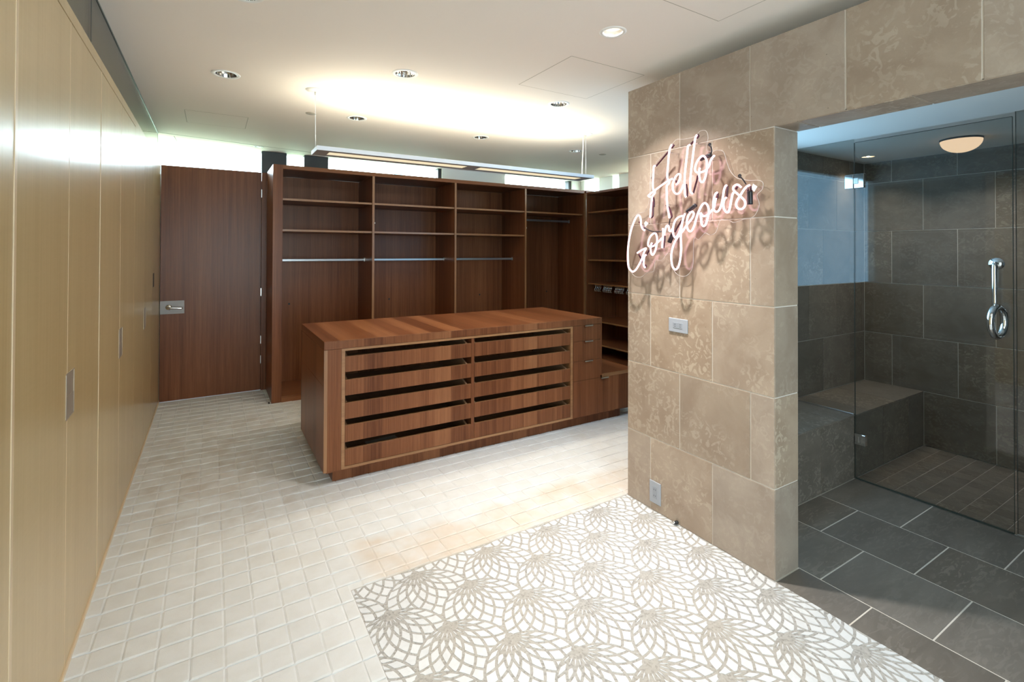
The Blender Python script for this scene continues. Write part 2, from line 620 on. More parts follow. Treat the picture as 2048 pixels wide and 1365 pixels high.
def lathe_mesh(profile, sides, mat, smooth, axis='z'):
    key = (tuple(profile), sides, mat, smooth, axis)
    if key in _lc:
        return _lc[key]
    V, Fs = [], []
    for r, h in profile:
        for k in range(sides):
            a = 2 * pi * k / sides
            p = (r * cos(a), r * sin(a), h)
            if axis == 'y':
                p = (p[0], -p[2], p[1])
            elif axis == 'x':
                p = (-p[2], p[0], p[1])
            V.append(p)
    for i in range(len(profile) - 1):
        for k in range(sides):
            a0, b0 = i * sides + k, i * sides + (k + 1) % sides
            Fs.append((a0, b0, b0 + sides, a0 + sides))
    if profile[0][0] > 1e-5:
        pass
    me = bpy.data.meshes.new('lathe')
    me.from_pydata(V, [], Fs)
    me.materials.append(M[mat])
    if smooth:
        me.polygons.foreach_set('use_smooth', [True] * len(me.polygons))
    bm = bmesh.new()
    bm.from_mesh(me)
    bmesh.ops.remove_doubles(bm, verts=bm.verts, dist=1e-6)
    bmesh.ops.recalc_face_normals(bm, faces=bm.faces)
    bm.to_mesh(me)
    bm.free()
    _lc[key] = me
    return me


def lathe(name, profile, loc, mat, parent=None, sides=32, smooth=True, axis='z'):
    return link(name, lathe_mesh(profile, sides, mat, smooth, axis), parent, loc)


def struct(o, label, cat):
    return setp(o, label, cat, kind='structure')


# ------------------------------------------------------------------ room shell
ZC = 2.706            # ceiling height
XL = -0.45            # face of the maple cupboards
XS = 2.285            # front face of the stone wall
YB = 6.36             # glazing plane of the far wall
XR = 5.20             # glazing plane of the right-hand wall
YF = -2.60            # wall behind the camera

floor_carpet = struct(box('floor', -1.10, 5.30, 2.32, 6.50, -0.12, 0.0040, 'carpet', bev=0), 'cream sculpted wool carpet of raised squares around the walnut island', 'floor')
floor_lane = struct(box('floor', -1.10, 0.5545, YF, 2.32, -0.12, 0.0040, 'carpet', bev=0), 'cream carpet strip between the maple cupboards and the flower mosaic', 'floor')
floor_mosaic = struct(box('floor', 0.5545, XS, YF, 2.32, -0.12, 0.0008, 'mosaic_line', bev=0), 'white and grey flower mosaic floor in front of the stone wall', 'floor')
floor_stone = struct(box('floor', XS, 3.80, YF, 2.32, -0.12, -0.0015, 'grout', bev=0), 'square brown limestone floor tiles outside the shower glass', 'floor')
floor_shower = struct(box('floor', 3.80, 5.30, YF, 2.32, -0.12, -0.006, 'grout_wet', bev=0), 'small dark square tiles on the shower floor', 'floor')

# ceiling with round openings for the recessed lights
DL_OFF = [(0.072, 3.700), (1.060, 3.075), (1.063, 4.330), (2.306, 4.401), (2.296, 3.077), (3.540, 4.414), (0.432, 6.100), (0.115, 2.490)]
DL_ON = [(1.780, 1.916)]


def holed_plate(name, x0, x1, y0, y1, z, holes, thick, mat):
    vs_, es_ = [], []

    def loop(pts):
        b = len(vs_)
        vs_.extend(Vector(p) for p in pts)
        es_.extend((b + i, b + (i + 1) % len(pts)) for i in range(len(pts)))
    loop([(x0, y0), (x1, y0), (x1, y1), (x0, y1)])
    for hx, hy, hr in holes:
        loop([(hx + hr * cos(2 * pi * k / 28), hy + hr * sin(2 * pi * k / 28)) for k in range(28)])
    ov, oe, of, *_ = delaunay_2d_cdt(vs_, es_, [], 0, 1e-6)
    fs = []
    for f in of:
        c = sum((ov[i] for i in f), Vector((0, 0))) / len(f)
        if any((c.x - hx) ** 2 + (c.y - hy) ** 2 < hr * hr for hx, hy, hr in holes):
            continue
        fs.append(f)
    bm = bmesh.new()
    bv = [bm.verts.new((v.x, v.y, 0)) for v in ov]
    for f in fs:
        bm.faces.new([bv[i] for i in f])
    r = bmesh.ops.extrude_face_region(bm, geom=list(bm.faces))
    bmesh.ops.translate(bm, vec=(0, 0, thick), verts=[g for g in r['geom'] if isinstance(g, bmesh.types.BMVert)])
    bmesh.ops.recalc_face_normals(bm, faces=bm.faces)
    me = bpy.data.meshes.new(name)
    bm.to_mesh(me)
    bm.free()
    me.materials.append(M[mat])
    return link(name, me, None, (0, 0, z))


holes = [(x, y, 0.062) for x, y in DL_OFF[:6]] + [(DL_OFF[6][0], DL_OFF[6][1], 0.04), (DL_OFF[7][0], DL_OFF[7][1], 0.062)] + [(x, y, 0.052) for x, y in DL_ON]
ceil = struct(holed_plate('ceiling', -1.15, 5.32, YF - 0.1, 6.52, ZC, holes, 0.02, 'paint'), 'warm white painted ceiling with round recessed lights', 'ceiling')
box('roof_slab', -1.2, 5.4, YF - 0.2, 6.6, ZC + 0.16, ZC + 0.22, 'paint_white', ceil, bev=0)
# dark strips paint in the joint's shadow line where ceiling meets window soffit
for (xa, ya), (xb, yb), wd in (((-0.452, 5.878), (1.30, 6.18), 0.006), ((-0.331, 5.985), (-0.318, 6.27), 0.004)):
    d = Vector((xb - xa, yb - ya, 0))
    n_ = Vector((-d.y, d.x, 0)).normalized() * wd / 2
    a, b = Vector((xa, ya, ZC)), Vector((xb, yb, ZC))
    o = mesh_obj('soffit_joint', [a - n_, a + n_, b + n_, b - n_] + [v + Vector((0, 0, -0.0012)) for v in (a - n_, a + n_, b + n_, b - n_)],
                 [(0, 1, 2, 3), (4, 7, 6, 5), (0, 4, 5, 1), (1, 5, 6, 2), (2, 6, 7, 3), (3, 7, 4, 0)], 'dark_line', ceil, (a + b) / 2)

# far wall: solid below the clerestory, glazing above
wb = struct(box('wall_back', -1.15, 5.40, YB - 0.03, YB + 0.12, 0, 2.36, 'paint_wall', bev=0), 'far wall below the clerestory window band', 'wall')
for x0, x1 in ((2.722, 3.73), (4.997, 5.30)):
    box('pier', x0, x1, YB - 0.03, YB + 0.12, 2.36, ZC, 'paint_wall', wb, bev=0)
for x0, x1 in ((0.484, 0.749), (0.941, 1.217)):
    box('column', x0, x1, YB - 0.02, YB + 0.14, 2.36, ZC, 'dark_frame', wb, bev=0.004)
WIN = [(-1.15, 0.484, 'long clear clerestory window above the walnut door'), (0.749, 0.941, 'narrow clerestory window between the two dark columns'),
       (1.217, 2.722, 'wide clerestory window above the middle wardrobe bays'), (3.73, 4.997, 'clerestory window above the end wardrobe bay')]
wi = 1
for x0, x1, lab in WIN:
    w_ = thing('window_%d' % wi, lab, 'window', ((x0 + x1) / 2, YB + 0.05, 2.36))
    w_['kind'] = 'structure'
    box('pane', x0 + 0.001, x1 - 0.001, YB + 0.045, YB + 0.055, 2.362, ZC - 0.001, 'glass_win', w_, bev=0)
    if x1 > 1.3:
        box('frame', x1 - 0.050, x1 - 0.004, YB + 0.0, YB + 0.10, 2.362, ZC - 0.001, 'dark_frame', w_, bev=0.002)
    wi += 1
# right-hand wall with its own clerestory
wr = struct(box('wall_right', XR - 0.03, XR + 0.12, YF - 0.1, 6.46, 0, 2.42, 'paint_wall', bev=0), 'side wall behind the return wardrobe and the shower', 'wall')
RW = [(-2.2, -0.4), (-0.1, 1.1), (1.4, 2.5), (2.9, 3.9), (4.2, 5.15), (5.431, 5.57), (5.873, 6.224)]
RL = ['clerestory window high above the shower end', 'clerestory window above the shower lid', 'clerestory window above the shower bench', 'clerestory window above the island bench',
      'clerestory window above the return wardrobe', 'small square clerestory window above the wardrobe corner', 'clerestory window in the corner beyond the wardrobe return']
py0 = YF - 0.1
for (y0, y1), lab in zip(RW, RL):
    box('pier', XR - 0.03, XR + 0.12, py0, y0, 2.42, ZC, 'paint_wall', wr, bev=0)
    w_ = thing('window_%d' % wi, lab, 'window', (XR + 0.05, (y0 + y1) / 2, 2.42))
    w_['kind'] = 'structure'
    box('pane', XR + 0.045, XR + 0.055, y0 + 0.001, y1 - 0.001, 2.422, ZC - 0.001, 'glass_win', w_, bev=0)
    py0 = y1
    wi += 1
box('pier', XR - 0.03, XR + 0.12, py0, 6.46, 2.42, ZC, 'paint_wall', wr, bev=0)
# wall behind the cupboards and the wall behind the camera with an assumed, unseen window to light the foreground
struct(box('wall_left', -1.20, -1.10, YF - 0.1, 6.46, 0, ZC + 0.02, 'paint_white', bev=0), 'wall behind the maple cupboards', 'wall')
wfr = struct(box('wall_front', -1.10, 5.30, YF - 0.12, YF, 0, 0.40, 'paint_white', bev=0), 'bathroom wall around the assumed unseen window opposite the closet', 'wall')
for s in ((-1.10, -0.30, 0.40, ZC), (1.20, 5.30, 0.40, ZC), (-0.30, 1.20, 2.50, ZC)):
    box('wall_panel', s[0], s[1], YF - 0.12, YF, s[2], s[3], 'paint_white', wfr, bev=0)
w_ = thing('window_%d' % wi, 'large unseen bathroom window assumed opposite the closet', 'window', (0.45, YF - 0.06, 0.40))
w_['kind'] = 'structure'
box('pane', -0.298, 1.198, YF - 0.065, YF - 0.055, 0.402, 2.498, 'glass_win', w_, bev=0)
boxes('frame', [(-0.30, -0.26, YF - 0.10, YF - 0.02, 0.40, 2.5), (1.16, 1.2, YF - 0.10, YF - 0.02, 0.40, 2.5), (0.43, 0.47, YF - 0.10, YF - 0.02, 0.40, 2.5)], 'dark_frame', w_)

# ------------------------------------------------------------------ stone wall with doorway to the shower
ROW = 0.432
TW = 0.4335
G = 0.0030            # half of a grout joint


def tile_run(name, parent, axis, fixed, d, a0, a1, joints, rows, mat, proud=0.010):
    """tiles on a plane; axis = 'x' or 'y' normal, d = outward sign; rows = list of (z0, z1, joint list)"""
    G = 0.0030 if mat == 'stone' else 0.0021
    for z0, z1, js in rows:
        cuts = [a0] + sorted(j for j in js if a0 + 0.02 < j < a1 - 0.02) + [a1]
        for c0, c1 in zip(cuts[:-1], cuts[1:]):
            lo, hi = sorted((fixed, fixed - d * proud))
            if axis == 'x':
                box(name, lo, hi, c0 + G, c1 - G, z0 + G, z1 - G, mat, parent, 0.0012)
            else:
                box(name, c0 + G, c1 - G, lo, hi, z0 + G, z1 - G, mat, parent, 0.0012)


def js(start, step, n0=-12, n1=12):
    return [start + step * k for k in range(n0, n1)]


EV, OD = js(2.127, TW), js(1.909, TW)
ws = struct(box('wall_partition', XS + 0.003, XS + 0.197, 1.353, 2.317, 0, 2.589, 'grout', bev=0), 'brown limestone tiled wall carrying the pink neon sign', 'wall')
box('lintel_core', XS + 0.003, XS + 0.197, -0.60, 1.353, 2.161, 2.589, 'grout', ws, bev=0)
box('jamb_core', XS + 0.003, XS + 0.197, YF, -0.60, 0, 2.589, 'grout', ws, bev=0)
rows = [(ROW * k, ROW * (k + 1) if k < 5 else 2.592, EV if k % 2 == 0 else OD) for k in range(6)]
rows[4] = (ROW * 4, 2.158, EV)
rows[5] = (2.158, 2.592, OD)
tile_run('tile', ws, 'x', XS, -1, 1.35, 2.32, None, rows[:5], 'stone')
tile_run('tile', ws, 'x', XS, -1, -0.60, 2.32, None, rows[5:], 'stone')
tile_run('tile', ws, 'x', XS, -1, YF, -0.60, None, rows, 'stone')
tile_run('tile', ws, 'x', XS + 0.20, 1, 1.35, 2.105, None, rows[:5], 'stone')
for z0, z1, _ in rows[:5]:
    box('tile', XS + G, XS + 0.20 - G, 1.35, 1.36, z0 + G, z1 - G, 'stone', ws, 0.0012)
    box('tile', XS + G, XS + 0.20 - G, 2.31, 2.32, z0 + G, z1 - G, 'stone', ws, 0.0012)
box('tile', XS + G, XS + 0.20 - G, 2.31, 2.32, 2.158 + G, 2.592 - G, 'stone', ws, 0.0012)
for y0, y1 in ((1.244, 1.35), (0.810, 1.244), (0.376, 0.810), (-0.058, 0.376), (-0.60, -0.058)):
    box('soffit_tile', XS + G, XS + 0.20 - G, y0 + G, y1 - G, 2.158, 2.168, 'stone', ws, 0.0012)

# ------------------------------------------------------------------ shower alcove
XG, XBK, YLW, YBN, ZBN, ZSC = 3.80, 4.935, 2.105, 1.682, 0.435, 2.343
wsl = struct(box('wall_shower', 2.485, 5.17, YLW + 0.003, 2.317, 0, 1.292, 'grout_wet', bev=0), 'dark tiled half wall behind the shower bench', 'wall')
box('wall_panel', 3.78, 5.17, YLW + 0.003, 2.317, 1.292, 2.60, 'grout_wet', wsl, bev=0)
box('wall_panel', 2.485, 3.78, YLW + 0.003, 2.317, 2.20, 2.60, 'grout_wet', wsl, bev=0)
LE, LO = js(4.028, 0.432), js(4.246, 0.432)
lrows = [(ZBN, 0.864, LO), (0.864, 1.296, LE)]
tile_run('tile', wsl, 'y', YLW, -1, 2.485, XBK, None, lrows, 'stone_wet')
tile_run('tile', wsl, 'y', YLW, -1, 3.78, XBK, None, [(1.296, 1.742, LO), (1.742, 2.16, LE), (2.16, ZSC, LO)], 'stone_wet')
tile_run('tile', wsl, 'y', YLW, -1, 2.485, 3.78, None, [(2.20, ZSC, LO)], 'stone_wet')
w_ = thing('window_%d' % (wi + 1), 'frosted daylit window above the half wall beside the shower bench', 'window', (3.13, 2.2, 1.296))
w_['kind'] = 'structure'
box('pane', 2.487, 3.778, 2.150, 2.160, 1.294, 2.198, 'frost', w_, bev=0)
wsb = struct(box('wall_shower', XBK + 0.003, 5.17, YF, YLW + 0.003, 0, 2.60, 'grout_wet', bev=0), 'dark limestone wall at the back of the shower', 'wall')
BA, BB = js(1.899, 0.4335), js(1.682, 0.4335)
brows = [(0, ROW, BB), (ROW, 0.862, BA), (0.862, 1.296, BB), (1.296, 1.742, BA), (1.742, 2.16, BB), (2.16, ZSC, BA)]
tile_run('tile', wsb, 'x', XBK, -1, 0.0, YLW, None, brows, 'stone_wet')
tile_run('tile', wsb, 'x', XBK, -1, -2.6, 0.0, None, brows, 'stone_wet')
lid = struct(holed_plate('ceiling', 2.485, XBK + 0.2, YF, 2.317, ZSC, [(4.573, 1.921, 0.045)], 0.02, 'paint_white'), 'pale plaster ceiling over the shower alcove', 'ceiling')
box('lid_top', 2.485, XBK + 0.2, YF, 2.317, ZSC + 0.10, ZSC + 0.14, 'paint_white', lid, bev=0)

# stone floor tiles outside the shower: four columns in half-bond
cols = [(XS, 2.4875, 1.035), (2.4875, 2.916, 1.250), (2.916, 3.343, 1.464), (3.343, 3.797, 1.250)]
for i, (x0, x1, ph) in enumerate(cols):
    top = 1.35 if i == 0 else YBN
    cuts = [top] + [j for j in sorted(js(ph, 0.430, -9, 4), reverse=True) if j < top - 0.03 and j > -2.2] + [-2.3]
    for y1, y0 in zip(cuts[:-1], cuts[1:]):
        box('floor_tile', x0 + G, x1 - G, y0 + G, y1 - G, -0.012, 0.0, 'stone_floor', floor_stone, 0.001)
# shower floor: small squares
sx = [3.803 + 0.1078 * k for k in range(11)]
sx[-1] = XBK
sx = sx[:10] + [4.81, XBK]
for x0, x1 in zip(sx[:-1], sx[1:]):
    y1 = YBN
    while y1 > 0.25:
        y0 = y1 - 0.1075
        box('shower_tile', x0 + 0.0015, x1 - 0.0015, y0 + 0.0015, y1 - 0.0015, -0.012, -0.004, 'stone_wet', floor_shower, 0.0008)
        y1 = y0
box('shower_slab', 3.803, XBK, YF, y1, -0.012, -0.004, 'stone_wet', floor_shower, 0)
setp(box('trim_1', 3.795, 3.8045, 0.878, YBN, -0.01, 0.002, 'nickel', bev=0.0005), 'slim metal sill under the glass shower door', 'trim', kind='structure')

# tiled bench
bench = thing('shower_bench', 'tiled limestone bench running along the shower half wall', 'bench', (3.7, 1.9, 0))
box('core', 2.487, XBK - 0.001, YBN + 0.009, YLW - 0.001, 0, ZBN - 0.009, 'grout_wet', bench, 0)
G = 0.0021
bx = [2.487, 2.925, 3.359, 3.796, 4.228, 4.659, XBK]
for a, b in zip(bx[:-1], bx[1:]):
    box('front_tile', a + G, b - G, YBN, YBN + 0.01, 0.002, ZBN - 0.0105, 'stone_bench', bench, 0.001)
tx = [2.487, 2.71, 3.143, 3.578, 4.008, 4.445, XBK]
for a, b in zip(tx[:-1], tx[1:]):
    box('top_tile', a + G, b - G, YBN, YLW - 0.001, ZBN - 0.01, ZBN, 'stone_bench', bench, 0.0012)

# glass
fx = thing('shower_glass_panel', 'narrow fixed glass panel standing on the shower bench', 'glass panel', (XG, 1.89, ZBN))
box('pane', XG - 0.005, XG + 0.005, YBN + 0.0002, YLW - 0.002, ZBN + 0.0, ZSC, 'glass', fx, 0)
box('channel', XG - 0.008, XG + 0.008, YBN + 0.004, YLW - 0.002, ZBN, ZBN + 0.008, 'nickel', fx, 0.001)
dr = thing('shower_door', 'hinged frameless glass shower door with chrome ring handle', 'shower door', (XG, 1.28, 0))
box('pane', XG - 0.005, XG + 0.005, 0.890, 1.6785, 0.006, 2.318, 'glass', dr, 0)
box('edge_strip', XG - 0.0052, XG + 0.0052, 1.6785, 1.680, 0.006, 2.318, 'glass_edge', dr, 0)
box('edge_strip', XG - 0.0052, XG + 0.0052, 0.8882, 0.890, 0.006, 2.318, 'glass_edge', dr, 0)
box('edge_strip', XG - 0.0052, XG + 0.0052, 0.890, 1.674, 2.318, 2.3195, 'glass_edge', dr, 0)
box('seal', XG - 0.006, XG + 0.006, 0.890, 1.674, 0.002, 0.010, 'glass_edge', dr, 0)
box('hinge_leaf', XG - 0.017, XG + 0.017, 1.6795, 1.735, 2.000, 2.098, 'chrome', fx, 0.003)
hg = box('hinge', XG - 0.017, XG + 0.017, 1.615, 1.6775, 2.000, 2.098, 'chrome', dr, 0.003)
box('hinge_knuckle', XG - 0.021, XG - 0.0165, 1.648, 1.677, 2.030, 2.070, 'nickel', hg, 0.002)
hg = box('hinge', XG - 0.017, XG + 0.017, 1.612, 1.6775, 0.240, 0.315, 'chrome', dr, 0.003)
box('hinge_knuckle', XG - 0.021, XG - 0.0165, 1.650, 1.672, 0.258, 0.298, 'nickel', hg, 0.002)
hd = tube('pull_handle', catmull([(XG + 0.0, 0.955, 1.497), (XG - 0.030, 0.955, 1.497), (XG - 0.045, 0.955, 1.480), (XG - 0.045, 0.955, 1.36), (XG - 0.045, 0.955, 1.24)], 6), 0.0115, 'chrome', dr, 14)
lathe('escutcheon', [(0.0001, 0), (0.034, 0), (0.034, 0.006), (0.0001, 0.008)], (XG - 0.005, 0.955, 1.497), 'chrome', hd, 32, True, 'x')
RING_C = Vector((XG - 0.075, 0.936, 1.176))
rp = [RING_C + Vector((0.055 * cos(a), -0.015 * cos(a), 0.083 * sin(a))) for a in [2 * pi * k / 48 for k in range(48)]]
tube('ring', rp, 0.0175, 'chrome', hd, 16, True)
tube('standoff', [(XG - 0.028, 0.962, 1.235), (XG + 0.004, 0.962, 1.235)], 0.014, 'chrome', hd, 14)
f2 = thing('shower_glass_panel', 'fixed glass panel beyond the handle side of the shower door', 'glass panel', (XG, 0.3, 0))
box('pane', XG - 0.005, XG + 0.005, -0.55, 0.876, 0.006, ZSC, 'glass', f2, 0)
box('edge_strip', XG - 0.0052, XG + 0.0052, 0.876, 0.8775, 0.006, ZSC, 'glass_edge', f2, 0)
box('channel', XG - 0.009, XG + 0.009, -0.55, 0.878, 0.0, 0.012, 'nickel', f2, 0.001)
struct(box('wall_shower', 3.74, 3.86, YF, -0.55, 0, ZSC, 'paint_white', bev=0), 'plain wall past the shower glass', 'wall')

# shower lights
dm = thing('dome_light', 'round frosted dome light glowing on the shower ceiling', 'ceiling light', (4.40, 1.285, ZSC))
prof = [(0.0001, -0.094)] + [(0.112 * sin(a), -0.012 - 0.082 * cos(a)) for a in [radians(6 * k) for k in range(1, 16)]]
lathe('shade', [(round(a, 5), round(b, 5)) for a, b in prof], (4.40, 1.285, ZSC), 'dome', dm, 40)
lathe('base_plate', [(0.0001, 0.0), (0.115, 0.0), (0.115, -0.012), (0.08, -0.012)], (4.40, 1.285, ZSC), 'black', dm, 40)
area('dome_light_glow', (4.40, 1.285, ZSC - 0.098), (0, 0, 0), 0.16, 0.16, 2.6, (1.0, 0.92, 0.82), shape='DISK', spread=radians(140))
sd = thing('recessed_downlight', 'tiny lit recessed spot in the shower ceiling corner', 'downlight', (4.573, 1.921, ZSC))
lathe('trim_ring', [(0.043, 0.0), (0.058, -0.003), (0.044, -0.005), (0.040, 0.012)], (4.573, 1.921, ZSC), 'white_paint', sd, 32)
lathe('reflector', [(0.043, 0.0), (0.038, 0.03), (0.018, 0.055), (0.0001, 0.056)], (4.573, 1.921, ZSC), 'reflector', sd, 24)
lathe('bulb', [(0.0001, -0.006), (0.009, -0.002), (0.012, 0.012), (0.0001, 0.05)], (4.573, 1.921, ZSC), 'bulb', sd, 16)
area('shower_spot_glow', (4.573, 1.921, ZSC + 0.01), (0, 0, 0), 0.05, 0.05, 1.5, (1.0, 0.86, 0.68), shape='DISK', spread=radians(110))

# ------------------------------------------------------------------ maple cupboards on the left
ZT = 2.405
units = [(-0.58, 0.61), (0.61, 1.805), (1.805, 2.990), (2.990, 4.208)]
ulab = ['tall maple cupboard at the bathroom end of the row', 'tall maple cupboard before the pale lipped joint', 'tall maple cupboard with a recess pull facing the carpet strip', 'tall maple cupboard with a recess pull opposite the island end']


def recess_pull(parent, y0, y1, z0, z1):
    p = boxes('recess_pull', [(XL - 0.001, XL + 0.0015, y0, y1, z1 - 0.004, z1), (XL - 0.001, XL + 0.0015, y0, y1, z0, z0 + 0.004),
                              (XL - 0.001, XL + 0.0015, y0, y0 + 0.004, z0, z1), (XL - 0.001, XL + 0.0015, y1 - 0.004, y1, z0, z1)], 'bronze', parent)
    box('pull_plate', XL - 0.004, XL + 0.0006, y0 + 0.004, y1 - 0.004, z0 + 0.004, (z0 + z1) / 2 - 0.001, 'bronze', p, 0)
    box('pull_plate', XL - 0.004, XL + 0.0010, y0 + 0.004, y1 - 0.018, (z0 + z1) / 2 + 0.001, z1 - 0.004, 'bronze', p, 0)
    return p


for i, ((y0, y1), lab) in enumerate(zip(units, ulab)):
    t = thing('maple_cupboard', lab, 'cupboard', (-0.75, (y0 + y1) / 2, 0))
    ym = y0 + (y1 - y0) * 0.502
    box('carcass', -1.09, XL - 0.022, y0 + 0.001, y1 - 0.001, 0.0, 2.452, 'maple', t, 0)
    d1 = box('door', XL - 0.021, XL, y0 + 0.002, ym - 0.0008, 0.030, ZT - 0.003, 'maple', t, 0.0006)
    d2 = box('door', XL - 0.021, XL, ym + 0.0008, y1 - 0.002, 0.030, ZT - 0.003, 'maple', t, 0.0006)
    box('crown', XL - 0.021, XL + 0.0, y0, y1, ZT + 0.002, 2.455, 'maple', t, 0.0006)
    box('kick_strip', XL - 0.018, XL + 0.006, y0, y1, 0.004, 0.027, 'maple_edge', t, 0.001)
    box('lipping', XL - 0.019, XL + 0.0004, ym - 0.0022, ym + 0.0022, 0.030, ZT - 0.003, 'maple_edge', t, 0)
    box('lipping', XL - 0.015, XL + 0.0016, y0 + 0.001, y0 + (0.020 if i == 2 else 0.004), 0.030, ZT - 0.003, 'maple_edge', t, 0)
    yc = (y0 + y1) / 2 + 0.045
    recess_pull(d2, yc - 0.06, yc + 0.063, 0.935, 1.105)
t = thing('maple_cupboard', 'tall maple cupboard without a crown strip next to the walnut door', 'cupboard', (-0.75, 5.1, 0))
box('carcass', -1.09, XL - 0.022, 4.209, 6.148, 0.0, 2.452, 'maple', t, 0)
for y0, y1 in ((4.209, 4.786), (4.788, 5.380), (5.382, 6.148)):
    d = box('door', XL - 0.021, XL, y0 + 0.001, y1 - 0.001, 0.030, 2.455, 'maple', t, 0.0006)
    if 4.7 < y0 < 5.0:
        recess_pull(d, 4.79, 4.92, 0.935, 1.105)
    if y0 > 5.3:
        box('flush_slot', XL - 0.004, XL + 0.0012, 5.47, 5.575, 1.225, 1.350, 'dark_frame', d, 0.0005)
box('kick_strip', XL - 0.018, XL + 0.006, 4.209, 6.148, 0.004, 0.027, 'maple_edge', t, 0.001)
for (y0, y1), lab in (((YF, 2.789), 'glass transom strip above the maple cupboards at the bathroom end'), ((2.793, 5.90), 'long glass transom strip above the cupboards towards the door')):
    t = thing('glass_transom', lab, 'glass strip', (XL - 0.01, (y0 + y1) / 2, 2.455))
    box('pane', XL - 0.016, XL - 0.006, y0, y1, 2.455, ZC, 'glass_transom', t, 0)
    box('head_bead', XL - 0.017, XL - 0.003, y0, y1, ZC - 0.009, ZC, 'glass_edge', t, 0)
    box('edge_strip', XL - 0.0162, XL - 0.0052, y1 - 0.004, y1 + 0.002, 2.455, ZC, 'glass_edge', t, 0)

# ------------------------------------------------------------------ walnut door
do = thing('door_1', 'tall dark walnut door with a lever on a steel plate', 'door', (0.04, 6.15, 0))
do['kind'] = 'structure'
box('leaf', XL + 0.004, 0.470, 6.150, 6.195, 0.012, 2.430, 'door_wood', do, 0.0015)
box('jamb', 0.4735, 0.5255, 6.150, 6.24, 0.0, 2.430, 'door_wood', do, 0.001)
for z in (0.30, 0.52, 1.05, 2.15):
    box('hinge', 0.469, 0.4755, 6.146, 6.152, z, z + 0.09, 'nickel', do, 0.0005)
pl = box('lock_plate', XL + 0.004, -0.238, 6.1465, 6.151, 0.903, 1.039, 'lock_plate', do, 0.001)
lathe('rose', [(0.0001, 0.010), (0.026, 0.010), (0.028, 0.0), (0.0001, 0.0)], (-0.372, 6.1465, 0.972), 'chrome', pl, 28, True, 'y')
tube('lever', catmull([(-0.372, 6.146, 0.970), (-0.372, 6.105, 0.970), (-0.355, 6.092, 0.970), (-0.300, 6.090, 0.966), (-0.252, 6.092, 0.962)], 5), 0.0095, 'chrome', pl, 10)
setp(box('trim_2', XL, 0.526, 6.155, 6.21, 0.0, 0.010, 'alu', bev=0.001), 'pale metal strip standing in for light under the walnut door', 'trim', kind='structure')  # pale colour stands in for light leaking under the door
struct(box('wall_transom', -1.1, XL, 6.15, 6.24, 0, 2.45, 'paint_white', bev=0), 'short wall between cupboards and door', 'wall')

# ------------------------------------------------------------------ open walnut wardrobe on the far wall
XB0, YBK = 0.526, 5.520
DIV = [1.545, 2.553, 3.577, 4.577]
ZTOP = 2.437
YBACK = 6.14
wd = thing('open_wardrobe', 'long open walnut wardrobe with four bays of shelves and rails', 'wardrobe', (2.55, 5.83, 0))
box('side_panel', XB0, 0.618, YBK, YBACK, 0.012, ZTOP, 'case_z', wd, 0.001)
box('top_panel', 0.6185, 4.597, YBK, YBACK, 2.396, ZTOP, 'case_x', wd, 0.001)
box('plinth', 0.6185, 4.56, YBK + 0.002, YBK + 0.03, 0.0, 0.045, 'case_x', wd, 0.001)
x0 = 0.618
for i, d in enumerate(DIV):
    if i < 3:
        dv = box('divider', d - 0.0125, d + 0.0125, YBK + 0.003, YBACK, 0.012, 2.3955, 'case_z', wd, 0.001)
        box('edge_strip', d - 0.0125, d + 0.0125, YBK, YBK + 0.003, 0.012, 2.3955, 'case_edge_z', dv, 0.0004)
    else:
        dv = box('divider', d - 0.018, d + 0.020, YBK - 0.017, YBACK, 0.012, 2.3955, 'case_z', wd, 0.001)
        box('edge_strip', d - 0.018, d + 0.020, YBK - 0.02, YBK - 0.017, 0.012, 2.3955, 'case_edge_z', dv, 0.0004)
    xa, xb = x0 + 0.0005, d - (0.013 if i < 3 else 0.0185)
    bp = box('back_panel', xa, xb, YBACK - 0.012, YBACK, 0.012, 2.3955, 'case_z', wd, 0)
    lathe('cable_hole', [(0.0001, 0.0015), (0.009, 0.0015), (0.011, 0.0)], (xa + (0.14, 0.36, 0.64, 0.76)[i], YBACK - 0.012, 0.95), 'black', bp, 16, False, 'y')
    box('bottom_panel', xa, xb, YBK + 0.004, YBACK - 0.0125, 0.045, 0.07, 'case_x', wd, 0.001)
    for zt in ((2.097, 1.778) if i < 3 else (2.097,)):
        sh = box('shelf', xa, xb, YBK + 0.022, YBACK - 0.0125, zt - 0.021, zt, 'case_x', wd, 0.0005)
        box('shelf_edge', xa, xb, YBK + 0.014, YBK + 0.022, zt - 0.021, zt, 'case_edge', sh, 0.0005)
    zr = 1.455 if i < 3 else 2.003
    ya = 5.845
    rd = box('hanging_rod', xa + 0.001, xb - 0.001, ya - 0.008, ya + 0.008, zr - 0.016, zr + 0.014, 'rod', wd, 0.005)
    box('rod_bracket', xa, xa + 0.006, ya - 0.014, ya + 0.014, zr - 0.022, zr + 0.022, 'nickel', rd, 0.001)
    box('rod_bracket', xb - 0.006, xb, ya - 0.014, ya + 0.014, zr - 0.022, zr + 0.022, 'nickel', rd, 0.001)
    if i in (0, 2):
        box('hook_screw', d + 0.0125, d + 0.022, YBK + 0.004, YBK + 0.018, 1.862, 1.880, 'white_paint', wd, 0.003)
    x0 = d + (0.0125 if i < 3 else 0.02)
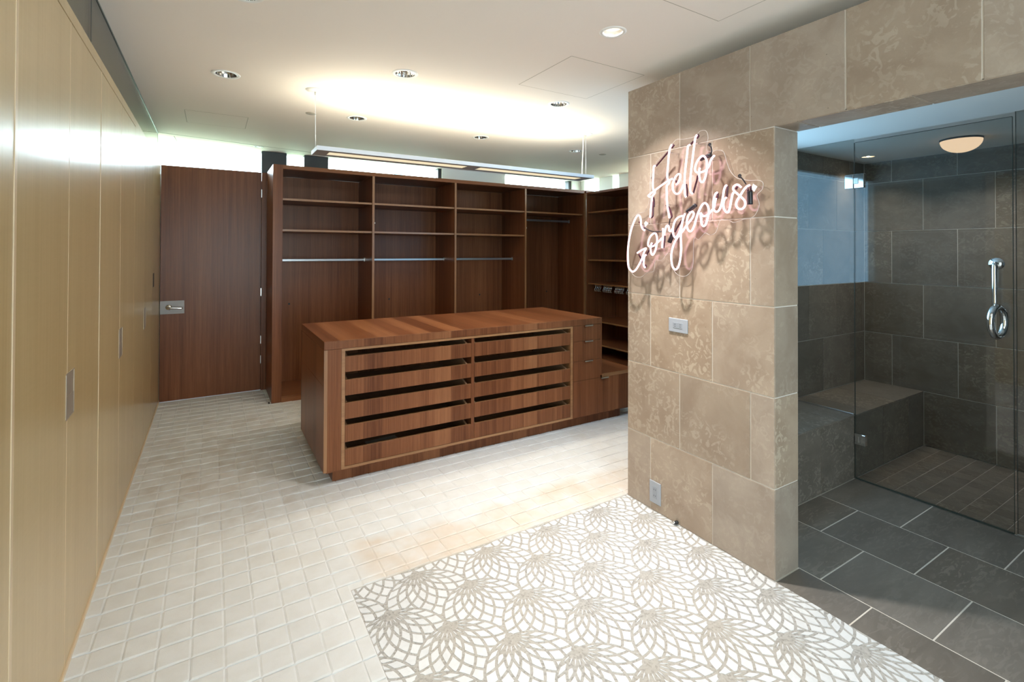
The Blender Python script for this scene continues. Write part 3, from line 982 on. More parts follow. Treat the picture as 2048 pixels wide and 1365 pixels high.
# return wardrobe along the right-hand wall, open towards the cupboards
rw = thing('open_wardrobe', 'open walnut return wardrobe with close shelves and chrome clip racks', 'wardrobe', (4.9, 3.95, 0))
YR1, YR0 = 5.499, 2.46
box('side_panel', 4.6, 5.165, 5.478, YR1, 0.012, 2.375, 'case_z', rw, 0.001)
box('side_panel', 4.6, 5.165, YR0, YR0 + 0.03, 0.012, 2.375, 'case_z', rw, 0.001)
box('divider', 4.6, 5.15, 3.95, 3.975, 0.012, 2.375, 'case_z', rw, 0.001)
box('top_panel', 4.600, 5.165, YR0, YR1, 2.3755, 2.406, 'case_y', rw, 0.001)
box('back_panel', 5.151, 5.165, YR0 + 0.031, 5.4775, 0.012, 2.375, 'case_z', rw, 0)
for (ya, yb) in ((3.976, 5.4775), (YR0 + 0.031, 3.949)):
    for zt in (2.126, 1.790, 1.446, 1.110, 0.590, 0.267):
        sh = box('shelf', 4.624, 5.150, ya, yb, zt - 0.021, zt, 'case_y', rw, 0.0005)
        box('shelf_edge', 4.616, 4.624, ya, yb, zt - 0.021, zt, 'case_edge', sh, 0.0005)
    box('bottom_panel', 4.612, 5.150, ya, yb, 0.05, 0.075, 'case_y', rw, 0.0005)
    box('plinth', 4.63, 4.65, ya, yb, 0.0, 0.05, 'case_z', rw, 0)
box('top_panel_cover', 4.600, 5.165, YR1 + 0.001, YBACK, 2.396, 2.436, 'case_x', rw, 0.001)
# chrome clip racks hanging under the fourth shelf
for k, (ya, yb, n) in enumerate(((5.345, 5.475, 4), (5.120, 5.300, 7), (4.885, 5.065, 7), (4.660, 4.840, 7))):
    t = thing('clip_rack', ['short row of chrome clips in the corner under the wardrobe shelf', 'first full row of chrome clips past the corner under the wardrobe shelf',
                            'second full row of chrome clips past the corner under the wardrobe shelf', 'row of chrome clips under the wardrobe shelf farthest from the corner'][k], 'clip rack', (4.75, (ya + yb) / 2, 1.089), 'chrome clip racks')
    box('rail', 4.742, 4.758, ya, yb, 1.068, 1.0885, 'nickel', t, 0.002)
    for j in range(n):
        yy = ya + 0.012 + (yb - ya - 0.024) * j / (n - 1)
        tube('clip', catmull([(4.750, yy, 1.07), (4.748, yy, 1.035), (4.735, yy + 0.004, 1.012), (4.742, yy + 0.002, 0.985), (4.756, yy, 0.992)], 3), 0.0055, 'chrome', t, 7)

# ------------------------------------------------------------------ island dresser
isl = thing('island_dresser', 'walnut island dresser with ten open trays and a low bench end', 'dresser', (1.9, 3.88, 0))
IX0, IX1, IY0, IY1, IZ = 0.633, 3.030, 3.400, 4.350, 0.960
box('top', IX0, IX1, IY0, IY1, 0.9055, IZ, 'wood_y', isl, 0.0015)
box('front_edge_band', IX0 + 0.0015, IX1 - 0.0015, IY0 - 0.0006, IY0 + 0.004, 0.907, IZ - 0.0015, 'wood_z', isl, 0)
box('end_panel', IX0, IX0 + 0.02, IY0 + 0.0005, IY1, 0.665, 0.9045, 'wood_z', isl, 0.0006)
box('end_panel', IX0, IX0 + 0.02, IY0 + 0.0005, IY1, 0.10, 0.6635, 'wood_z', isl, 0.0006)
box('stile', IX0 + 0.0202, 0.7445, IY0, IY0 + 0.02, 0.10, 0.9045, 'wood_z', isl, 0.0006)
box('corner_edge', IX0 + 0.0002, IX0 + 0.022, IY0 - 0.0008, IY0 + 0.003, 0.1005, 0.904, 'wood_edge_z', isl, 0.0005)
fr = boxes('tray_frame', [(0.745, 0.767, IY0 - 0.002, 3.95, 0.101, 0.9045), (2.671, 2.694, IY0 - 0.002, 3.95, 0.101, 0.9045),
                          (0.767, 2.671, IY0 - 0.002, 3.95, 0.889, 0.9045), (0.767, 2.671, IY0 - 0.002, 3.95, 0.101, 0.118)], 'wood_edge', isl)
box('middle_post', 1.710, 1.735, IY0 + 0.001, 3.95, 0.1185, 0.8885, 'wood_z', isl, 0.0006)
box('inner_back', 0.768, 2.670, 3.951, 3.97, 0.10, 0.9045, 'wood_z', isl, 0)
box('rear_panel', IX0 + 0.021, IX1 - 0.021, IY1 - 0.02, IY1, 0.10, 0.9045, 'wood_z', isl, 0.0006)
box('base_board', IX0 + 0.0205, 3.40, IY0 + 0.022, IY1 - 0.021, 0.085, 0.0995, 'wood_z', isl, 0)
box('plinth', 0.703, 3.309, 3.462, 4.29, 0.0, 0.0845, 'wood_z', isl, 0.001)
TZ = [(0.746, 0.850), (0.589, 0.694), (0.431, 0.539), (0.278, 0.388), (0.1195, 0.230)]
for (xa, xb) in ((0.7685, 1.7085), (1.7365, 2.6695)):
    for z0, z1 in TZ:
        tr = box('tray', xa + 0.004, xb - 0.004, IY0 + 0.020, 3.93, z0 + 0.006, z0 + 0.014, 'tray', isl, 0)
        f_ = box('tray_front', xa, xb, IY0, IY0 + 0.018, z0, z1, 'wood_z', tr, 0.0008)
        box('tray_front_lip', xa + 0.001, xb - 0.001, IY0 + 0.0008, IY0 + 0.0175, z1 - 0.0006, z1 + 0.0006, 'wood_edge', tr, 0)
        for xs in (xa + 0.004, xb - 0.016 - 0.022):
            s0 = xs if xs < (xa + xb) / 2 else xs
            zs = z1 + 0.026
            P_ = [(s0, IY0 + 0.018, z0 + 0.01), (s0, 3.93, z0 + 0.01), (s0, 3.93, zs), (s0, IY0 + 0.10, zs), (s0, IY0 + 0.018, z1)]
            V_ = P_ + [(x + 0.014, y, z) for x, y, z in P_]
            o = mesh_obj('tray_side', V_, [(0, 1, 2, 3, 4), (9, 8, 7, 6, 5)] + [(i, i + 5, (i + 1) % 5 + 5, (i + 1) % 5) for i in range(5)], 'tray', tr, (s0, 3.6, z0))
            fix_normals(o)
# drawer stack and bench end
box('end_panel', 3.014, IX1, IY0 + 0.0005, IY1, 0.4385, 0.9045, 'wood_z', isl, 0.0006)
DZ = [(0.7675, 0.9040), (0.5925, 0.7655), (0.4195, 0.5905)]


def tab_pull(parent, xa, xb, z):
    return boxes('tab_pull', [(xa, xb, IY0 - 0.016, IY0 + 0.006, z - 0.003, z + 0.001), (xa, xb, IY0 - 0.017, IY0 - 0.014, z - 0.010, z + 0.001)], 'chrome', parent)


for z0, z1 in DZ:
    dw = box('drawer', 2.6965, 3.0125, IY0, IY0 + 0.02, z0, z1, 'wood_z', isl, 0.0008)
    tab_pull(dw, 2.821, 2.913, z1 + 0.001)
dw = box('drawer', 2.6965, 3.437, IY0, IY0 + 0.02, 0.101, 0.4175, 'wood_z', isl, 0.0008)
tab_pull(dw, 3.010, 3.098, 0.4185)
box('bench_top', 3.0305, 3.440, IY0 + 0.001, IY1, 0.419, 0.449, 'wood_y', isl, 0.0015)
box('bench_edge', 3.0305, 3.440, IY0 - 0.0008, IY0 + 0.004, 0.4195, 0.4485, 'wood_edge', isl, 0)
box('bench_end', 3.420, 3.440, IY0 + 0.021, IY1, 0.101, 0.4185, 'wood_z', isl, 0.0006)
box('inner_side', 2.6945, 2.712, IY0 + 0.021, IY1 - 0.021, 0.10, 0.9045, 'wood_z', isl, 0)
pp = box('paper_sheet', 0.99, 1.225, 3.455, 3.72, 0.1345, 0.1375, 'paper', None, 0)
setp(pp, 'creased grey paper lying in the lowest island tray', 'paper')
pp.rotation_euler = (0, 0, radians(4))

# ------------------------------------------------------------------ carpet squares
CPX, CPY = 0.1112, 0.1168


def carpet_mesh(seed, CPX=CPX, CPY=CPY):
    rg = random.Random(seed)
    n = 4
    grid = (-0.5, -0.435, 0.435, 0.5)
    V, Fs = [], []
    tl = rg.uniform(0.0003, 0.0015) * (1 if seed % 2 == 0 else -0.5)
    tf = -rg.uniform(0.0004, 0.0018)
    jit = [rg.uniform(-0.0006, 0.0006) for _ in range(8)]
    for j in range(n):
        for i in range(n):
            a, b = grid[i], grid[j]
            e = 1.0 if max(abs(a), abs(b)) > 0.49 else 0.0
            z = 0.0080 + tl * a * 2 + tf * b * 2 - rg.uniform(0.0020, 0.0032) * e + rg.uniform(-0.00012, 0.00012)
            xx = a * (CPX - 0.0005) + (jit[j] if abs(a) > 0.49 else 0)
            yy = b * (CPY - 0.0005) + (jit[(i + 3) % 8] if abs(b) > 0.49 else 0)
            V.append((xx, yy, z))
    for j in range(n - 1):
        for i in range(n - 1):
            k = j * n + i
            Fs.append((k, k + 1, k + n + 1, k + n))
    ring = [i for i in range(n)] + [j * n + n - 1 for j in range(1, n)] + [n * n - 1 - i for i in range(1, n)] + [j * n for j in range(n - 2, 0, -1)]
    b = len(V)
    V += [(V[i][0], V[i][1], -0.001) for i in ring]
    m = len(ring)
    for i in range(m):
        Fs.append((ring[i], b + i, b + (i + 1) % m, ring[(i + 1) % m]))
    return V, Fs


CV, CME = {}, {}


def square_geo(s, w_, d_):
    if (s, w_, d_) not in CV:
        CV[(s, w_, d_)] = carpet_mesh(s, w_, d_)
    return CV[(s, w_, d_)]


def square_mesh(s, w_, d_):
    if (s, w_, d_) not in CME:
        V, Fs = square_geo(s, w_, d_)
        me = bpy.data.meshes.new('carpet_square')
        me.from_pydata(V, [], Fs)
        me.materials.append(M['carpet'])
        me.update()
        CME[(s, w_, d_)] = me
    return CME[(s, w_, d_)]


sq = []
jx0, jx1 = int((XL - 0.499) / CPX) - 1, int((4.6 - 0.499) / CPX) + 1
for j in range(-42, 30):
    yc = 3.063 + CPY * (j + 0.5)
    if yc < YF or yc > 6.14:
        continue
    for i in range(jx0, jx1 + 1):
        xc = 0.499 + CPX * (i + 0.5)
        if xc - CPX / 2 < XL - 0.08 or xc + CPX / 2 > 4.68:
            continue
        xa_, xb_, ya_, yb_ = xc - CPX / 2, xc + CPX / 2, yc - CPY / 2, yc + CPY / 2
        if ya_ < 2.3215 and xb_ > 0.553:          # cut to the edge of the mosaic
            if xa_ < 0.53 and yb_ < 2.37:
                xb_ = 0.5525
            elif yb_ > 2.345:
                ya_ = 2.3215
            else:
                continue
        if 0.72 < xc < 3.29 and 3.50 < yc < 4.25:
            continue
        if xc > 0.68 and yc > 5.62:
            continue
        p = proj((xc, yc, 0))
        vis = p is not None and 0 < p[0] < 2048 and 0 < p[1] < 1365
        if vis and p[0] > 1254 and yc > 2.3:
            vis = False
        if vis and IX0 < xc and yc > 3.45 and p[0] > 600 and xc < 3.4:
            vis = False
        d = (Vector((xc, yc, 0)) - CAM).length
        sq.append((0 if vis else 1, d, xc, yc, 2 * random.randrange(5) + (i + j) % 2, round(xb_ - xa_, 4), round(yb_ - ya_, 4), (xa_ + xb_) / 2, (ya_ + yb_) / 2))
sq.sort()
sm_v, sm_f = [], []
for n, (nv, d, _x, _y, s, w_, d_, xc, yc) in enumerate(sq):
    if n < 300 and not nv:
        par = floor_carpet if yc > 2.32 else floor_lane
        link('carpet_square', square_mesh(s, w_, d_), par, (xc, yc, 0))
    else:
        b = len(sm_v)
        V, Fs = square_geo(s, w_, d_)
        sm_v += [(v[0] + xc, v[1] + yc, v[2]) for v in V]
        sm_f += [tuple(i + b for i in f) for f in Fs]
o = mesh_obj('carpet_squares_far', sm_v, sm_f, 'carpet', floor_carpet, (2, 4.5, 0), False)
o['kind'] = 'stuff'

# ------------------------------------------------------------------ flower mosaic
MA = 0.1895                       # half pitch; fish-scale circles have this radius
MW = 0.0056                       # half width of the grey lines
HUB = (2.176, 1.336)


def scale_pieces():
    R = MA
    cen = [(R * cos(a), R * sin(a)) for a in [-pi / 2 + pi / 11 * k for k in range(22)]]
    nb = [(MA, -MA - R), (-MA, -MA - R)]

    def inside(x, y):
        if abs(x) > MA or y > 0 or y < -2 * MA:
            return False
        if y >= -MA:
            return x * x + (y + R) ** 2 < R * R
        return all((x - a) ** 2 + (y - b) ** 2 > R * R for a, b in nb)

    def grey(x, y):
        if x * x + y * y < 0.0195 ** 2:
            return True
        for hx, hy in ((MA, -MA), (-MA, -MA), (0, -2 * MA)):
            if (x - hx) ** 2 + (y - hy) ** 2 < 0.0195 ** 2:
                return True
        for a, b in cen + nb:
            if abs(sqrt((x - a) ** 2 + (y - b) ** 2) - R) < MW:
                return True
        return False
    vs_, es_ = [], []

    def arc(cx, cy, r, n):
        pts = [(cx + r * cos(2 * pi * k / n), cy + r * sin(2 * pi * k / n)) for k in range(n)]
        idx = {}
        for k in range(n):
            a, b = pts[k], pts[(k + 1) % n]
            if not all(-0.205 < p[0] < 0.205 and -0.395 < p[1] < 0.015 for p in (a, b)):
                continue
            for q in (k, (k + 1) % n):
                if q not in idx:
                    idx[q] = len(vs_)
                    vs_.append(Vector(pts[q]))
            es_.append((idx[k], idx[(k + 1) % n]))
    for a, b in cen + nb:
        arc(a, b, R - MW, 72)
        arc(a, b, R + MW, 72)
    for hx, hy in ((0, 0), (MA, -MA), (-MA, -MA), (0, -2 * MA)):
        arc(hx, hy, 0.0195, 28)
    ov, oe, of, _, oeo, _ = delaunay_2d_cdt(vs_, es_, [], 0, 1e-5)
    cons = set()
    for e, og in zip(oe, oeo):
        if og:
            cons.add((min(e), max(e)))
    par = list(range(len(of)))

    def find(i):
        while par[i] != i:
            par[i] = par[par[i]]
            i = par[i]
        return i
    em = {}
    for fi, f in enumerate(of):
        for k in range(3):
            e = (min(f[k], f[(k + 1) % 3]), max(f[k], f[(k + 1) % 3]))
            if e in cons:
                continue
            if e in em:
                par[find(fi)] = find(em[e])
            else:
                em[e] = fi
    grp = {}
    for fi in range(len(of)):
        grp.setdefault(find(fi), []).append(fi)
    res = []
    for fis in grp.values():
        best, ba, tot = None, 0, 0
        for fi in fis:
            a, b, c = (ov[i] for i in of[fi])
            ar = abs((b - a).cross(c - a)) / 2
            tot += ar
            if ar > ba:
                ba, best = ar, (a + b + c) / 3
        if tot < 1.2e-5 or best is None:
            continue
        if not inside(best.x, best.y) or grey(best.x, best.y):
            continue
        # boundary loop
        cnt = {}
        for fi in fis:
            f = of[fi]
            for k in range(3):
                cnt.setdefault((min(f[k], f[(k + 1) % 3]), max(f[k], f[(k + 1) % 3])), []).append((f[k], f[(k + 1) % 3]))
        nxt = {v[0][0]: v[0][1] for v in cnt.values() if len(v) == 1}
        st = next(iter(nxt))
        lp, cur = [], st
        while cur in nxt and len(lp) < 400:
            lp.append(cur)
            cur = nxt.pop(cur)
            if cur == st:
                break
        pts = [ov[i].copy() for i in lp]
        # drop needless points
        out = []
        for k, p in enumerate(pts):
            a, b = pts[k - 1], pts[(k + 1) % len(pts)]
            if abs((b - a).cross(p - a)) > 1.5e-6 or (p - a).length > 0.012:
                out.append(p)
        if len(out) >= 3:
            ar = 0.5 * sum(out[k - 1].x * out[k].y - out[k].x * out[k - 1].y for k in range(len(out)))
            if ar < 0:
                out.reverse()
            res.append(out)
    return res


def clip_poly(poly, x0, x1, y0, y1):
    def cut(P, f, inter):
        out = []
        for k in range(len(P)):
            a, b = P[k - 1], P[k]
            ia, ib = f(a), f(b)
            if ia != ib:
                out.append(inter(a, b))
            if ib:
                out.append(b)
        return out

    def ix(v):
        return lambda a, b: Vector((v, a.y + (b.y - a.y) * (v - a.x) / (b.x - a.x)))

    def iy(v):
        return lambda a, b: Vector((a.x + (b.x - a.x) * (v - a.y) / (b.y - a.y), v))
    for f, i in ((lambda p: p.x >= x0, ix(x0)), (lambda p: p.x <= x1, ix(x1)), (lambda p: p.y >= y0, iy(y0)), (lambda p: p.y <= y1, iy(y1))):
        if len(poly) < 3:
            return []
        poly = cut(poly, f, i)
    return poly


def prism(poly, z0, z1):
    n = len(poly)
    V = [(p.x, p.y, z1) for p in poly] + [(p.x, p.y, z0) for p in poly]
    return V, [tuple(range(n))] + [(n + (i + 1) % n, (i + 1) % n, i, n + i) for i in range(n)]


PIECES = scale_pieces()
pc_mesh = {}
cand = []
MX0, MX1, MY0, MY1 = 0.5575, XS - 0.001, -1.2, 2.3175
for i in range(-10, 3):
    for j in range(-15, 8):
        if (i + j) % 2:
            continue
        hx, hy = HUB[0] + MA * i, HUB[1] + MA * j
        if hx < MX0 - 0.2 or hx > MX1 + 0.2 or hy < MY0 - 0.05 or hy > MY1 + 0.4:
            continue
        for k, pl_ in enumerate(PIECES):
            W = [p + Vector((hx, hy)) for p in pl_]
            ins = all(MX0 < p.x < MX1 and MY0 < p.y < MY1 for p in W)
            if not ins:
                W = clip_poly(W, MX0, MX1, MY0, MY1)
                if len(W) < 3:
                    continue
            q = [proj((p.x, p.y, 0)) for p in W]
            if any(a is None for a in q):
                pa = 0
            else:
                pa = abs(0.5 * sum(q[t - 1][0] * q[t][1] - q[t][0] * q[t - 1][1] for t in range(len(q))))
                cx_, cy_ = sum(a[0] for a in q) / len(q), sum(a[1] for a in q) / len(q)
                if not (0 < cx_ < 2048 and 0 < cy_ < 1365):
                    pa = 0
            cand.append((-pa, len(cand), k if ins else None, hx, hy, W))
cand.sort()
sv, sf = [], []
for n, (pa, _, k, hx, hy, W) in enumerate(cand):
    if n < 300 and pa < 0:
        if k is not None:
            c = sum(PIECES[k], Vector((0, 0))) / len(PIECES[k])
            if k not in pc_mesh:
                V, Fs = prism([p - c for p in PIECES[k]], 0.0, 0.0022)
                me = bpy.data.meshes.new('marble_piece')
                me.from_pydata(V, [], Fs)
                me.materials.append(M['marble'])
                me.update()
                pc_mesh[k] = me
            link('marble_piece', pc_mesh[k], floor_mosaic, (c.x + hx, c.y + hy, 0))
        else:
            V, Fs = prism(W, 0.0, 0.0022)
            c = sum(W, Vector((0, 0))) / len(W)
            mesh_obj('marble_piece', V, Fs, 'marble', floor_mosaic, (c.x, c.y, 0))
    else:
        V, Fs = prism(W, 0.0, 0.0022)
        b = len(sv)
        sv += V
        sf += [tuple(i + b for i in f) for f in Fs]
o = mesh_obj('marble_pieces_far', sv, sf, 'marble', floor_mosaic, (1.4, 1.0, 0))
o['kind'] = 'stuff'
setp(box('trim_3', 0.553, 0.5555, YF, 2.3225, -0.01, 0.003, 'grout', bev=0.0004), 'thin metal strip between carpet lane and mosaic', 'trim', kind='structure')
setp(box('trim_4', 0.5555, XS - 0.001, 2.3180, 2.3210, -0.01, 0.003, 'sprinkler', bev=0.0004), 'thin metal strip between stained carpet and mosaic', 'trim', kind='structure')

# ------------------------------------------------------------------ pendant over the island
pd = thing('pendant_light', 'long slim aluminium pendant light hanging above the island', 'pendant', (1.87, 3.73, 2.26))
PX0, PX1, PY0, PY1, PZ0, PZ1 = 0.620, 3.118, 3.615, 3.845, 2.260, 2.290
box('side_rail', PX0, PX1, PY0, PY0 + 0.004, PZ0, PZ1, 'alu', pd, 0.0006)
box('side_rail', PX0, PX1, PY1 - 0.004, PY1, PZ0, PZ1, 'alu', pd, 0.0006)
box('end_cap', PX0 - 0.002, PX0 + 0.002, PY0, PY1, PZ0, PZ1, 'alu', pd, 0.0006)
box('end_cap', PX1 - 0.002, PX1 + 0.002, PY0, PY1, PZ0, PZ1, 'alu', pd, 0.0006)
dfx = [(0.712, 1.808), (1.925, 3.020)]
boxes('housing', [(PX0 + 0.002, PX1 - 0.002, PY0 + 0.004, PY0 + 0.058, PZ0 + 0.001, PZ0 + 0.012), (PX0 + 0.002, PX1 - 0.002, PY1 - 0.058, PY1 - 0.004, PZ0 + 0.001, PZ0 + 0.012),
                  (PX0 + 0.002, dfx[0][0], PY0 + 0.058, PY1 - 0.058, PZ0 + 0.001, PZ0 + 0.012), (dfx[0][1], dfx[1][0], PY0 + 0.058, PY1 - 0.058, PZ0 + 0.001, PZ0 + 0.012),
                  (dfx[1][1], PX1 - 0.002, PY0 + 0.058, PY1 - 0.058, PZ0 + 0.001, PZ0 + 0.012)], 'pend_under', pd)
for a, b in dfx:
    box('diffuser', a, b, PY0 + 0.058, PY1 - 0.058, PZ0 + 0.004, PZ0 + 0.010, 'diffuser', pd, 0)
    area('pendant_down_glow', ((a + b) / 2, 3.73, PZ0 - 0.004), (0, 0, 0), b - a, 0.11, 3.2, (1.0, 0.90, 0.74), spread=radians(135))
area('pendant_up_glow', (1.87, 3.73, PZ1 + 0.004), (pi, 0, 0), 2.30, 0.16, 12.5, (1.0, 0.94, 0.74))
for cxp in (0.625, 3.112):
    cn = lathe('canopy', [(0.0001, -0.014), (0.030, -0.013), (0.060, -0.008), (0.066, 0.0), (0.0001, 0.0)], (cxp, 3.73, ZC), 'white_paint', pd, 32)
    tube('cable_grip', [(cxp, 3.73, ZC - 0.013), (cxp, 3.73, ZC - 0.034)], 0.006, 'nickel', cn, 10)
    tube('cable', [(cxp, 3.73, ZC - 0.012), (cxp + 0.002, 3.73, PZ1 - 0.01)], 0.0016, 'alu', pd, 6)
tube('power_cord', catmull([(3.082, 3.73, ZC - 0.006), (3.078, 3.73, 2.55), (3.070, 3.73, 2.40), (3.066, 3.73, PZ1)], 4), 0.0042, 'white_paint', pd, 8)

# ------------------------------------------------------------------ recessed lights and small ceiling fittings
offl = ['unlit chrome downlight nearest the maple cupboards', 'unlit chrome downlight over the front tray side of the island', 'unlit chrome downlight behind the pendant end nearest the door',
        'unlit chrome downlight behind the middle of the pendant', 'unlit chrome downlight beside the square ceiling hatch', 'unlit chrome downlight just behind the pendant power cord', 'small downlight in the window soffit above the walnut door',
        'unlit chrome downlight above the carpet strip before the mosaic corner']
for k, ((x, y), lab) in enumerate(zip(DL_OFF, offl)):
    s = 0.62 if k == 6 else 1.0
    t = thing('recessed_downlight', lab, 'downlight', (x, y, ZC), 'recessed downlights')
    lathe('trim_ring', [(0.061 * s, 0.002), (0.061 * s, -0.003), (0.080 * s, -0.004), (0.084 * s, 0.0)], (x, y, ZC), 'white_paint', t, 36)
    lathe('reflector', [(0.0612 * s, -0.002), (0.058 * s, 0.03), (0.048 * s, 0.075), (0.030 * s, 0.105), (0.0001, 0.108)], (x, y, ZC), 'reflector', t, 22, False)
    tube('lamp', [(x, y, ZC + 0.106), (x + 0.004, y, ZC + 0.045)], 0.011 * s, 'white_paint', t, 10)
onl = ['lit recessed downlight in front of the stone wall top']
DLP = [10.5]
for k, ((x, y), lab) in enumerate(zip(DL_ON, onl)):
    t = thing('recessed_downlight', lab, 'downlight', (x, y, ZC), 'recessed downlights')
    lathe('trim_ring', [(0.050, 0.004), (0.050, -0.003), (0.064, -0.005), (0.070, 0.0)], (x, y, ZC), 'white_paint', t, 36)
    lathe('reflector', [(0.0505, -0.002), (0.047, 0.018), (0.043, 0.026)], (x, y, ZC), 'white_paint', t, 32)
    lathe('lens', [(0.0001, 0.020), (0.046, 0.022)], (x, y, ZC), 'lens', t, 32)
    area('downlight_glow', (x, y, ZC + 0.012), (0, 0, 0), 0.085, 0.085, DLP[k], (1.0, 0.97, 0.94), shape='DISK', spread=radians(96))
t = thing('ceiling_speaker', 'round flush speaker grille in the ceiling above the pendant', 'speaker', (2.315, 3.713, ZC))
lathe('grille', [(0.0001, -0.0035), (0.086, -0.003), (0.090, 0.0), (0.0001, 0.0)], (2.315, 3.713, ZC), 'speaker', t, 40)
lathe('rim', [(0.0885, -0.004), (0.093, -0.004), (0.094, 0.0), (0.0885, 0.0)], (2.315, 3.713, ZC), 'white_paint', t, 40)
for (x, y), lab in (((0.701, 4.384), 'beige round sprinkler cap by the pendant cable nearest the door'), ((3.932, 4.407), 'beige round sprinkler cap nearest the stone wall edge')):
    t = thing('sprinkler_cap', lab, 'sprinkler', (x, y, ZC))
    lathe('cap', [(0.0001, -0.004), (0.040, -0.004), (0.043, -0.001), (0.0001, -0.001)], (x, y, ZC), 'sprinkler', t, 32)
    lathe('collar', [(0.0001, -0.001), (0.03, -0.001), (0.03, 0.0), (0.0001, 0.0)], (x, y, ZC), 'dark_line', t, 24)
for (x0, x1, y0, y1), lab in (((1.794, 2.39, 2.280, 2.860), 'flush square ceiling hatch beside the stone wall'), ((1.55, 2.141, 0.95, 1.550), 'flush square ceiling hatch in front of the doorway lintel'),
                              ((-0.197, 0.261, 4.81, 5.27), 'flush square ceiling hatch near the walnut door')):
    t = thing('ceiling_hatch', lab, 'access hatch', ((x0 + x1) / 2, (y0 + y1) / 2, ZC))
    g = 0.0022
    boxes('joint', [(x0 - g, x0 + g, y0, y1, ZC - 0.0006, ZC), (x1 - g, x1 + g, y0, y1, ZC - 0.0006, ZC), (x0, x1, y0 - g, y0 + g, ZC - 0.0006, ZC), (x0, x1, y1 - g, y1 + g, ZC - 0.0006, ZC)], 'sprinkler', t)
    box('panel', x0 + g, x1 - g, y0 + g, y1 - g, ZC - 0.0009, ZC, 'paint', t, 0)

# ------------------------------------------------------------------ outlets, door stop
for (yc, zc, hw, hh, lab) in ((1.916, 1.137, 0.066, 0.0395, 'grey horizontal socket plate below the neon sign'), (2.0855, 0.114, 0.0425, 0.065, 'grey upright socket plate low on the stone wall')):
    t = thing('wall_socket', lab, 'socket', (XS, yc, zc))
    box('plate', XS - 0.007, XS, yc - hw, yc + hw, zc - hh, zc + hh, 'grey_plate', t, 0.002)
    ih, iv = (0.034, 0.0165) if hw > hh else (0.0165, 0.034)
    fc = box('face', XS - 0.0085, XS - 0.006, yc - ih, yc + ih, zc - iv, zc + iv, 'grey_dark', t, 0.0008)
    for s in (-1, 1):
        cy_, cz_ = (yc + s * 0.018, zc) if hw > hh else (yc, zc + s * 0.018)
        for dy, dz in ((-0.006, 0.0), (0.006, 0.0)):
            if hw > hh:
                box('slot', XS - 0.0088, XS - 0.0083, cy_ - 0.004, cy_ + 0.004, cz_ + dy - 0.0012, cz_ + dy + 0.0012, 'black', fc, 0)
            else:
                box('slot', XS - 0.0088, XS - 0.0083, cy_ + dy - 0.0012, cy_ + dy + 0.0012, cz_ - 0.004, cz_ + 0.004, 'black', fc, 0)
t = thing('door_stop', 'little chrome and black door stop at the foot of the stone wall', 'door stop', (XS, 1.930, 0.012))
tube('stem', [(XS, 1.930, 0.014), (XS - 0.028, 1.930, 0.014)], 0.007, 'chrome', t, 12)
tube('bumper', [(XS - 0.006, 1.918, 0.016), (XS - 0.022, 1.918, 0.018)], 0.009, 'black', t, 12)
t = thing('door_stop', 'small dark door stop at the foot of the wardrobe side', 'door stop', (0.515, 5.53, 0.014))
tube('stem', [(0.526, 5.530, 0.02), (0.506, 5.530, 0.02)], 0.006, 'nickel', t, 12)
tube('bumper', [(0.510, 5.530, 0.02), (0.498, 5.530, 0.02)], 0.010, 'black', t, 12)

# ------------------------------------------------------------------ neon sign
ns = thing('neon_sign', 'pink neon sign reading Hello Gorgeous on clear acrylic', 'neon sign', (XS - 0.02, 1.85, 1.80))
XT, XA = 2.207, 2.262
SCL = 8.531
ORG = {'A': (1285, 255), 'B': (1245, 400), 'C': (1370, 350)}


def npt(o, x, y, X=XT):
    return on_x(ORG[o][0] + x / SCL, ORG[o][1] + y / SCL, X)


def stroke(name, specs, rad, mat, X=XT, n=5, dx=0.0):
    pts = [npt(o, x, y, X) for o, x, y in specs]
    pts = catmull(pts, n)
    tube(name, pts, rad, mat, ns, 8)


def S(o, *pts):
    return [(o, x, y) for x, y in pts]


